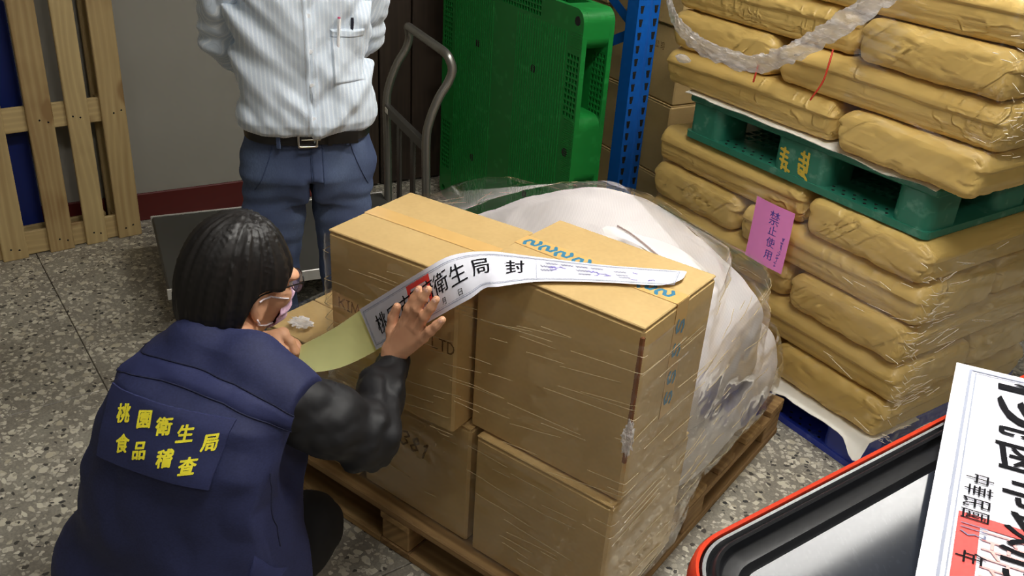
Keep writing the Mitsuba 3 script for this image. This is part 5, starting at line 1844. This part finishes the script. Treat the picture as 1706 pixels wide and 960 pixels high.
# back panel: fitted through four points of the vest, lies on it like a flap
PX, PY = np.array([.133, .0]), np.array([.0, .072])
_gs, _gt = np.linspace(-1, 1, 24), np.linspace(-1, 1, 20)
_GS, _GT = np.meshgrid(_gs, _gt, indexing='ij')
_w0, _w1 = (1 - 1.05 * _GS)[..., None] / 2, (1 + 1.05 * _GS)[..., None] / 2
_ah = (np.array([-.125, .303]) * _w0 + np.array([.117, .340]) * _w1) * ((1 - _GT) / 2)[..., None] + (np.array([-.152, .440]) * _w0 + np.array([.113, .470]) * _w1) * ((1 + _GT) / 2)[..., None]
_flat = on_vest(_ah[..., 0].ravel(), _ah[..., 1].ravel()).reshape(24, 20, 3)
from scipy.ndimage import gaussian_filter as _gf
from scipy.interpolate import RegularGridInterpolator
_ri = RegularGridInterpolator((_gs, _gt), _flat, bounds_error=False, fill_value=None)


_lift = .009 * np.clip((-_GT + .2) / 1.2, 0, 1) + .006
_pan = _flat - FTt * _lift[..., None]
for _ in range(6):
    dv = vest_raw(_pan.reshape(-1, 3)).reshape(24, 20)
    _pan = _pan - FTt * np.clip(.0055 - dv, 0, .05)[..., None]
    _pan = _gf(_pan, (.8, .8, 0), mode='nearest')
_ri = RegularGridInterpolator((_gs, _gt), _pan, bounds_error=False, fill_value=None)


def panel_pt(s, t, h):
    q = _ri(np.stack([np.asarray(s) / PX[0], np.asarray(t) / PY[1]], 1))
    return q - FTt * np.asarray(h)[:, None]


pgx, pgy = np.meshgrid(np.linspace(-PX[0], PX[0], 40), np.linspace(-PY[1], PY[1], 30), indexing='ij')
fr = panel_pt(pgx.ravel(), pgy.ravel(), np.zeros(pgx.size)).reshape(40, 30, 3)
edge = np.maximum(np.abs(pgx) / PX[0], np.abs(pgy) / PY[1])
bkp = fr + FTt * .0035
shell = cat([gridmesh(fr), gridmesh(bkp[::-1])] + [gridmesh(np.stack([x, y], 0)) for x, y in ((fr[0], bkp[0]), (bkp[-1], fr[-1]), (bkp[:, 0], fr[:, 0]), (fr[:, -1], bkp[:, -1]))])
bp_ = part(vest, 'back_panel', shell, pr('mat_vest_panel', woven((39, 46, 90), (26, 31, 66)), 0.75, two=True, sheen=0.5), 35, 'sewn-on back flap with lettering')
tx = []
for ch, a_, b_ in (('桃', -.0725, .0284), ('園', -.0261, .033), ('衛', .0136, .0308), ('生', .054, .0274), ('局', .0999, .0214), ('食', -.060, -.0219), ('品', -.0207, -.0224), ('稽', .0317, -.0226), ('查', .0753, -.0273)):
    g = affinity.scale(glyph(ch, thin=2.0, bold=7.5, slant=.22), .030, .035, origin=(0, 0))
    g = affinity.rotate(g, 4, origin=(0, 0)).buffer(-.0009).buffer(.0009)
    tx.append(affinity.translate(g, a_, b_))
for g in tx:
    part(vest, 'lettering', inked(g, panel_pt, .0012, maxedge=.01), 'mat_embroidery', False, 'yellow embroidered character')
# yoke seam band across the back
ys = np.linspace(-.185, .185, 60)
yk = np.polyval(np.polyfit([-.154, .023, .174], [.4435, .4776, .4544], 2), ys)
P = []
for hh in np.linspace(0, .029, 6):
    P.append(on_vest(ys, yk + hh, .0042 * (1 - ((hh - .0145) / .0147) ** 4)))
part(vest, 'yoke_band', gridmesh(np.array(P)), pr('mat_vest_band', woven((42, 49, 94), (28, 33, 70)), 0.75, two=True), True)
for hh in (-.001, .030):
    part(vest, 'seam', tube(on_vest(ys, yk + hh, .0014), .0013, 5), 'mat_vest_seam', True)
# collar
cl = []
for a in np.linspace(-2.5, 2.5, 40):
    d_ = -FTt * math.cos(a) + RTt * math.sin(a)
    b_ = C7 + FTt * .048 - TUP * .030
    cl.append([b_ + d_ * .066 + TUP * (.0 - .02 * (1 - math.cos(a)) / 2), b_ + d_ * .064 + TUP * (.034 - .03 * (1 - math.cos(a)) / 2), b_ + d_ * .059 + TUP * (.032 - .03 * (1 - math.cos(a)) / 2), b_ + d_ * .058 + TUP * (-.004)])
part(vest, 'collar', gridmesh(np.array(cl)), pr('mat_vest_two', woven((36, 43, 84), (22, 27, 60)), 0.75, two=True), True)
ly = []
for a in np.linspace(-2.9, 2.9, 44):
    d_ = -FTt * math.cos(a) + RTt * math.sin(a)
    b_ = C7 + FTt * .050 - TUP * .022
    ly.append(b_ + d_ * .0585 + TUP * (.018 - .05 * (1 - math.cos(a)) / 2))
part(woman, 'lanyard', tube(ly, .0058, 8), 'mat_lime', True, 'lime yellow lanyard')
# side pocket with a small yellow mark
A_, H_ = np.meshgrid(np.linspace(.192, .226, 10), np.linspace(0, 1, 10), indexing='ij')
Hh = (.214 - (A_ - .198) * 1.42) - .085 * H_
ee = np.maximum(np.abs((A_ - .209) / .017), np.abs(2 * H_ - 1))
part(vest, 'pocket', gridmesh(on_vest(A_.ravel(), Hh.ravel(), (.0065 * np.clip((1 - ee) * 9, 0, 1)).ravel()).reshape(10, 10, 3)), 'mat_vest_band', True)
mk_ = on_vest(np.linspace(.216, .222, 5), np.linspace(.160, .152, 5), .010)
part(vest, 'pocket_mark', tube(mk_, .0035, 6), 'mat_lime', True, 'small yellow mark on the pocket')
sa = np.linspace(0, 1, 40)
part(vest, 'seam', tube(on_vest(.178 + .038 * sa, .375 - .145 * sa, .0014), .0012, 5), 'mat_vest_seam', True)

# ---- standing person behind the cartons
MP = np.array([-.596, 2.388, 0.0])
ZS, XS = .957, 1.0
FM = unit([.34, -.94, 0])
RM = np.array([FM[1], -FM[0], 0.0])
MAN = np.stack([RM, FM, [0, 0, 1.0]])


def mw(r, f, z):
    return MP + RM * (r * XS) + FM * f + np.array([0, 0, z * ZS])


def mprof(p, hs, ws, ds, fo, e=2.3):
    q = (p - MP) @ MAN.T
    h = q[:, 2] / ZS
    w, d, o = np.interp(h, hs, ws), np.interp(h, hs, ds), np.interp(h, hs, fo)
    w = w * XS
    s = ((np.abs(q[:, 0]) / w) ** e + (np.abs(q[:, 1] - o) / d) ** e) ** (1 / e)
    return np.maximum((s - 1) * np.minimum(w, d), np.maximum(hs[0] - h, h - hs[-1]))


MLO, MHI = MP + [-.4, -.4, .7], MP + [.4, .4, 1.48]
mh = [.80, .90, 1.0, 1.1, 1.2, 1.3, 1.38, 1.42, 1.455]
mbw = [.140, .140, .135, .140, .150, .158, .150, .10, .05]
mbd = [.095, .098, .095, .095, .100, .100, .085, .065, .045]
mbo = [.0, .005, .012, .012, .010, .006, .0, -.005, -.01]
SH = {s: mw(s * .178, -.005, 1.372) for s in (-1, 1)}
EL = {1: mw(.200, -.075, 1.165), -1: mw(-.172, -.095, 1.160)}
WR = {1: mw(.065, -.165, .985), -1: mw(-.05, -.172, .99)}
HPm = {s: mw(s * .085, 0, .86) for s in (-1, 1)}
KNm = {1: mw(.118, .015, .47), -1: mw(-.088, .015, .47)}
ANm = {1: mw(.115, -.07, .085), -1: mw(-.095, -.12, .085)}
MHC = mw(0, .03, 1.585)
MHEAD = np.stack([unit(FM + [0, 0, -.12]), unit(np.cross(unit(FM + [0, 0, -.12]), [0, 0, 1.0])), np.cross(unit(np.cross(unit(FM + [0, 0, -.12]), [0, 0, 1.0])), unit(FM + [0, 0, -.12]))])
mb_ = Blob(.025)
mb_.add(lambda p: mprof(p, mh, mbw, mbd, mbo), MLO, MHI)
mb_.cone(mw(0, -.005, 1.42), mw(0, .015, 1.52), .056, .054, .03)
add_head(mb_, MHC, MHEAD)
for s in (-1, 1):
    mb_.chain([SH[s], EL[s], WR[s]], [.046, .038, .028])
    mb_.chain([HPm[s], KNm[s], ANm[s]], [.075, .052, .038])
    mb_.cone(ANm[s] + [0, 0, -.045] - FM * .03, ANm[s] + FM * .14 + [0, 0, -.055], .03, .024)
    # hands held behind the back
    d = unit(mw(-s * .03, -.18, .93) - WR[s])
    k_ = WR[s] + d * .075
    side = unit(np.cross(d, FM))
    mb_.cone(WR[s], k_, .026, .024, .015)
    for j in range(4):
        b0 = k_ + side * (.022 - .0145 * j)
        mb_.chain([b0, b0 + d * .034 - FM * .012, b0 + d * .052 + FM * .006, b0 + d * .050 + FM * .024], [.010, .0095, .009, .008], .004)
    mb_.chain([WR[s] + side * .018 + d * .02, WR[s] + side * .038 + d * .05, WR[s] + side * .036 + d * .08], [.012, .011, .009], .005)
man = thing('person', 'person in a pale striped shirt and blue jeans standing behind the cartons, hands behind back', 'person')
put(man, mb_.mesh(.006), 'mat_skin', True)
hh = Blob(.03)
mg = lambda f, r, u: MHC + np.array([f, r, u]) @ MHEAD
hh.ell(mg(-.018, 0, .040), MHEAD, (.100, .082, .090), .03)
part(man, 'hair', hh.mesh(.006, lambda p, d: smax(smax(d + .003 * (meshkit.noise(p * 120, 3) - .5), -ell(p, mg(.095, 0, -.02), MHEAD, (.060, .10, .085)), .01), -((p - MHC) @ MHEAD[2] + .035), .01)), 'mat_hair', True, 'short dark hair')
for s in (-1, 1):
    e = part(man, 'eye', tm(trimesh.creation.icosphere(2, .0115), tr(*mg(.081, s * .031, .002))), 'mat_eye', True)
    part(e, 'iris', tm(trimesh.creation.icosphere(2, .0062), tr(*mg(.0872, s * .031, .001))), 'mat_iris', True)


def shirt_col(p, n, uv):
    st = smoothstep(.30, .42, dr.abs(uv.x * 92 - dr.floor(uv.x * 92) - .5))
    fine = smoothstep(.42, .48, dr.abs(uv.x * 184 - dr.floor(uv.x * 184) - .5))
    c = mix(C(212, 219, 226), C(158, 178, 200), .75 * (1 - st) * .55)
    return c * (1 - .10 * fine)


pr('mat_shirt', proc(shirt_col), 0.8, sheen=0.3)


def denim(p, n, uv):
    fade = smoothstep(.35, .75, fbm(p.x * 7, p.y * 7, p.z * 5, 3))
    weave = noise(uv.x * 700, uv.y * 260)
    return mix(mix(C(56, 68, 98), C(84, 99, 128), fade), C(40, 51, 78), .30 * weave)


pr('mat_denim', proc(denim), 0.85)
pr('mat_denim_seam', C(52, 66, 98), 0.85)
pr('mat_belt', C(18, 17, 17), 0.4)
pr('mat_buckle', C(196, 192, 182), 0.22, metallic=0.95)
pr('mat_button', C(226, 228, 230), 0.3)
pr('mat_pen_white', C(236, 236, 236), 0.3)
pr('mat_pen_dark', C(22, 24, 40), 0.3)
pr('mat_pen_pink', C(208, 90, 130), 0.3)

sw_h = [.930, .948, .975, 1.0, 1.1, 1.2, 1.3, 1.385, 1.425, 1.455]
sw_w = [.150, .172, .181, .180, .175, .176, .182, .170, .115, .06]
sw_d = [.108, .132, .142, .138, .124, .120, .118, .100, .078, .056]
sw_o = [.01, .012, .014, .014, .012, .010, .006, .0, -.004, -.008]
sb_ = Blob(.025)
sb_.add(lambda p: mprof(p, sw_h, sw_w, sw_d, sw_o, 2.4), MLO, MHI, .02)


def shirt_raw(p):
    d = sb_(p)
    q = (p - MP) @ MAN.T
    x, z = q[:, 0], q[:, 2]
    v = meshkit.noise(np.stack([(z - .95 * np.abs(x - .01)) * 24, np.abs(x) * 4 + np.sign(x) * 3, 0 * z], 1), 12) - .5
    dg = meshkit.noise(np.stack([(z - 1.1 * x) * 17, (x + z) * 3, 0 * z + 2], 1), 5) - .5
    lowr = np.exp(-((z - .97) / .05) ** 2)
    ripple = np.sin(x * 130 + 4 * meshkit.noise(q * 9, 2)) * .0018 * lowr
    return d + .026 * v + .020 * dg + .008 * (meshkit.fbm(q * 12, 3, 4) - .5) + ripple


msh = sb_.mesh(.0052, lambda p, d: shirt_raw(p))
shirt = part(man, 'shirt', msh, 'mat_shirt', True, 'pale grey-blue striped shirt', uv=np.stack([(msh.vertices - MP) @ RM, msh.vertices[:, 2]], 1))
for s in (1, -1):
    ab = Blob(.03)
    ab.chain([SH[s] - RM * s * .02, SH[s] + (EL[s] - SH[s]) * .5, EL[s], EL[s] + (WR[s] - EL[s]) * .6, WR[s]], [.072, .064, .055, .048, .042])

    def slv(p, d, s=s):
        t1 = (p - EL[s]) @ unit(EL[s] - SH[s])
        return d + cloth(p, 3 + s, .008, (13, 13, 13), .010, (20, 20, 20)) + .004 * np.sin(t1 * 90 + 5 * meshkit.noise(p * 12, 2)) * np.exp(-(t1 / .07) ** 2)
    am = ab.mesh(.0055, slv)
    part(shirt, 'sleeve', am, 'mat_shirt', True, uv=np.stack([((am.vertices - SH[s]) @ FM) + .5 * ((am.vertices - SH[s]) @ RM), am.vertices[:, 2]], 1))


def on_shirt(r, z, off=0.0, fn=shirt_raw):
    r, z = np.atleast_1d(np.asarray(r, float)), np.atleast_1d(np.asarray(z, float)) * ZS
    p = MP + r[:, None] * RM + FM * .36 + np.stack([0 * z, 0 * z, z], 1)
    for _ in range(40):
        p = p - FM * np.clip(fn(p), -.02, .03)[:, None] * .8
    return p + FM * np.broadcast_to(np.asarray(off, float), r.shape)[:, None]


def patch(fn_pt, r0, r1, z0, z1, nr, nz, off, round_=True):
    R, Z = np.meshgrid(np.linspace(r0, r1, nr), np.linspace(z0, z1, nz), indexing='ij')
    e = np.maximum(np.abs(2 * (R - r0) / (r1 - r0) - 1), np.abs(2 * (Z - z0) / (z1 - z0) - 1))
    o = off * np.clip((1 - e) * 14, 0, 1) - .001 * (e > .99)
    return gridmesh(fn_pt(R.ravel(), Z.ravel(), o.ravel()).reshape(nr, nz, 3)), np.stack([R.ravel(), Z.ravel()], 1)


PLX = -.004
pm, uv = patch(on_shirt, PLX - .017, PLX + .017, .935, 1.42, 10, 90, .0035)
pr('mat_shirt_two', proc(shirt_col), 0.8, two=True, sheen=0.3)
part(shirt, 'placket', pm, 'mat_shirt_two', True, 'button placket', uv=uv)
for z in (.995, 1.085, 1.175, 1.265, 1.35):
    c_ = on_shirt([PLX], [z], .0045)[0]
    b_ = tm(trimesh.creation.cylinder(.0055, .0022, sections=16), trimesh.geometry.align_vectors([0, 0, 1], FM))
    part(shirt, 'button', tm(b_, tr(*c_)), 'mat_button', 40)
# chest pocket on his left (image right)
PR0, PR1, PZ0, PZ1 = -.150, -.058, 1.085, 1.225
pm, uv = patch(on_shirt, PR0, PR1, PZ0, PZ1, 24, 34, .007)
part(shirt, 'pocket', pm, 'mat_shirt_two', True, 'chest pocket', uv=uv)
pm, uv = patch(on_shirt, PR0, PR1, PZ1 - .022, PZ1 + .002, 24, 8, .0082)
part(shirt, 'pocket_hem', pm, 'mat_shirt_two', True, uv=uv)
for r_, dz, m_, lb in ((-.076, .032, 'mat_pen_white', 'white pen with a pink end clipped in the shirt pocket of the standing person'), (-.112, .026, 'mat_pen_dark', 'dark pen clipped in the shirt pocket of the standing person')):
    k = thing('pen', lb, 'pen')
    a, b = on_shirt([r_], [PZ1 - .05], .006)[0], on_shirt([r_ - .004], [PZ1 + dz], .007)[0]
    part(k, 'barrel', tube([a - FM * .006, a * .5 + b * .5 - FM * .003, b + FM * .002], .0042, 10), m_, True)
    part(k, 'end_cap', tube([b, b + unit(b - a) * .004], .0036, 10), 'mat_pen_pink' if 'white' in m_ else 'mat_pen_dark', True)
    part(k, 'clip', tube([b - unit(b - a) * .002 + FM * .0062, b - unit(b - a) * .036 + FM * .0062], .0013, 6), m_, True)
# jeans
jn = Blob(.035)
jh, jw, jd, jo = [.72, .80, .86, .935, .955], [.150, .176, .172, .163, .160], [.105, .128, .124, .113, .110], [.0, .0, .0, .008, .010]
jn.add(lambda p: mprof(p, jh, jw, jd, jo, 2.4), MP + [-.3, -.3, .7], MP + [.3, .3, .95], .03)
for s in (-1, 1):
    jn.chain([HPm[s] - [0, 0, .03], HPm[s] * .5 + KNm[s] * .5, KNm[s], ANm[s] + [0, 0, .0]], [.096, .082, .068, .062], .03)


def jeans_raw(p):
    d = jn(p)
    q = (p - MP) @ MAN.T
    x, z = q[:, 0], q[:, 2] / ZS
    gap = np.maximum(np.abs(x - .006) - .004, z - .795)
    hor = meshkit.noise(np.stack([x * 4, q[:, 1] * 4, (z + .25 * np.abs(x - .08 * np.sign(x))) * 34], 1), 8) - .5
    d = d + .011 * hor * np.exp(-((z - .72) / .14) ** 2) + .010 * (meshkit.noise(np.stack([x * 8, q[:, 1] * 8, z * 16], 1), 3) - .5)
    return smax(d, -gap, .03)


jm = jn.mesh(.0055, lambda p, d: jeans_raw(p))
jeans = part(man, 'jeans', jm, 'mat_denim', True, 'faded blue jeans', uv=np.stack([(jm.vertices - MP) @ RM, jm.vertices[:, 2]], 1))
pr('mat_denim_two', proc(denim), 0.85, two=True)
on_jeans = lambda r, z, off=0.0: on_shirt(r, z, off, jeans_raw)
pm, uv = patch(on_jeans, -.026, .006, .80, .915, 10, 30, .0035)
part(jeans, 'fly', pm, 'mat_denim_two', True, uv=uv)
zz = np.linspace(.79, .92, 30)
part(jeans, 'seam', tube(on_jeans(0 * zz - .026, zz, .002), .0013, 5), 'mat_denim_seam', True)
part(jeans, 'seam', tube(on_jeans(0 * zz + .006, zz, .0022), .0011, 5), 'mat_denim_seam', True)
for s in (-1, 1):
    t = np.linspace(0, 1, 24)
    part(jeans, 'pocket_seam', tube(on_jeans(s * (.100 + .055 * t ** 1.2), .925 - .155 * t ** .9, .0012), .0015, 5), 'mat_denim_seam', True)
# belt
bz = .934
ang = np.linspace(0, 2 * math.pi, 90, endpoint=False)
rows = []
for a in ang:
    d_ = RM * math.cos(a) + FM * math.sin(a)
    o = MP + FM * .010
    e = 2.4
    rr = 1 / ((abs(math.cos(a)) / .163) ** e + (abs(math.sin(a)) / .117) ** e) ** (1 / e)
    c_ = o + d_ * (rr + .002)
    rows.append([c_ + [0, 0, bz * ZS - .018], c_ + d_ * .004 + [0, 0, bz * ZS - .0165], c_ + d_ * .004 + [0, 0, bz * ZS + .0165], c_ + [0, 0, bz * ZS + .018]])
belt = part(man, 'belt', gridmesh(np.array(rows), True), pr('mat_belt_two', C(22, 21, 21), 0.4, two=True), 50, 'black leather belt')
fy = .117 + .010 + .010
bk_ = [(.034, -.020), (.034, .020), (-.012, .020), (-.012, -.020), (.034, -.020)]
part(belt, 'buckle', tube(smoothpath([mw(r + .004, fy - abs(r) * .03, bz + z) for r, z in [(-.014, -.017), (-.014, .017), (-.010, .0205), (.028, .0205), (.033, .016), (.033, -.016), (.028, -.0205), (-.010, -.0205), (-.014, -.017)]], 70), .0032, 8), 'mat_buckle', True, 'silver belt buckle')
part(belt, 'buckle_pin', tube([mw(.030, fy, bz), mw(-.02, fy + .003, bz)], .0022, 8), 'mat_buckle', True)
part(belt, 'belt_end', tm(plainbox(-.5, .5, -.5, .5, -.5, .5), np.array(np.vstack([np.c_[np.stack([RM * .09, FM * .004, np.array([.0, 0, .033])], 1), mw(-.075, .117 + .010 + .003, bz)], [0, 0, 0, 1]]))), 'mat_belt')
part(belt, 'belt_keeper', tm(plainbox(-.5, .5, -.5, .5, -.5, .5), np.array(np.vstack([np.c_[np.stack([RM * .012, FM * .006, np.array([.0, 0, .039])], 1), mw(-.045, .117 + .010 + .004, bz)], [0, 0, 0, 1]]))), 'mat_belt')
for r_ in (.088, -.092):
    c_ = MP + RM * r_ + FM * (.010 + .117 * (1 - (abs(r_) / .163) ** 2.4) ** (1 / 2.4) + .006) + np.array([0, 0, bz * ZS])
    nrm = unit(RM * r_ * 1.2 + FM * .12)
    tg_ = unit(np.cross([0, 0, 1.0], nrm))
    M_ = np.vstack([np.c_[np.stack([tg_ * .011, nrm * .004, np.array([0, 0, .050])], 1), c_], [0, 0, 0, 1]])
    part(jeans, 'belt_loop', tm(plainbox(-.5, .5, -.5, .5, -.5, .5), M_), 'mat_denim')
for s in (-1, 1):
    sb = Blob(.02)
    a = ANm[s]
    sb.chain([a + [0, 0, -.04] - FM * .05, a + [0, 0, -.045] + FM * .08, a + [0, 0, -.05] + FM * .15], [.045, .045, .034])
    part(man, 'shoe', sb.mesh(.007, lambda p, dd: smax(dd, .001 - p[:, 2], .004)), 'mat_shoe', True)
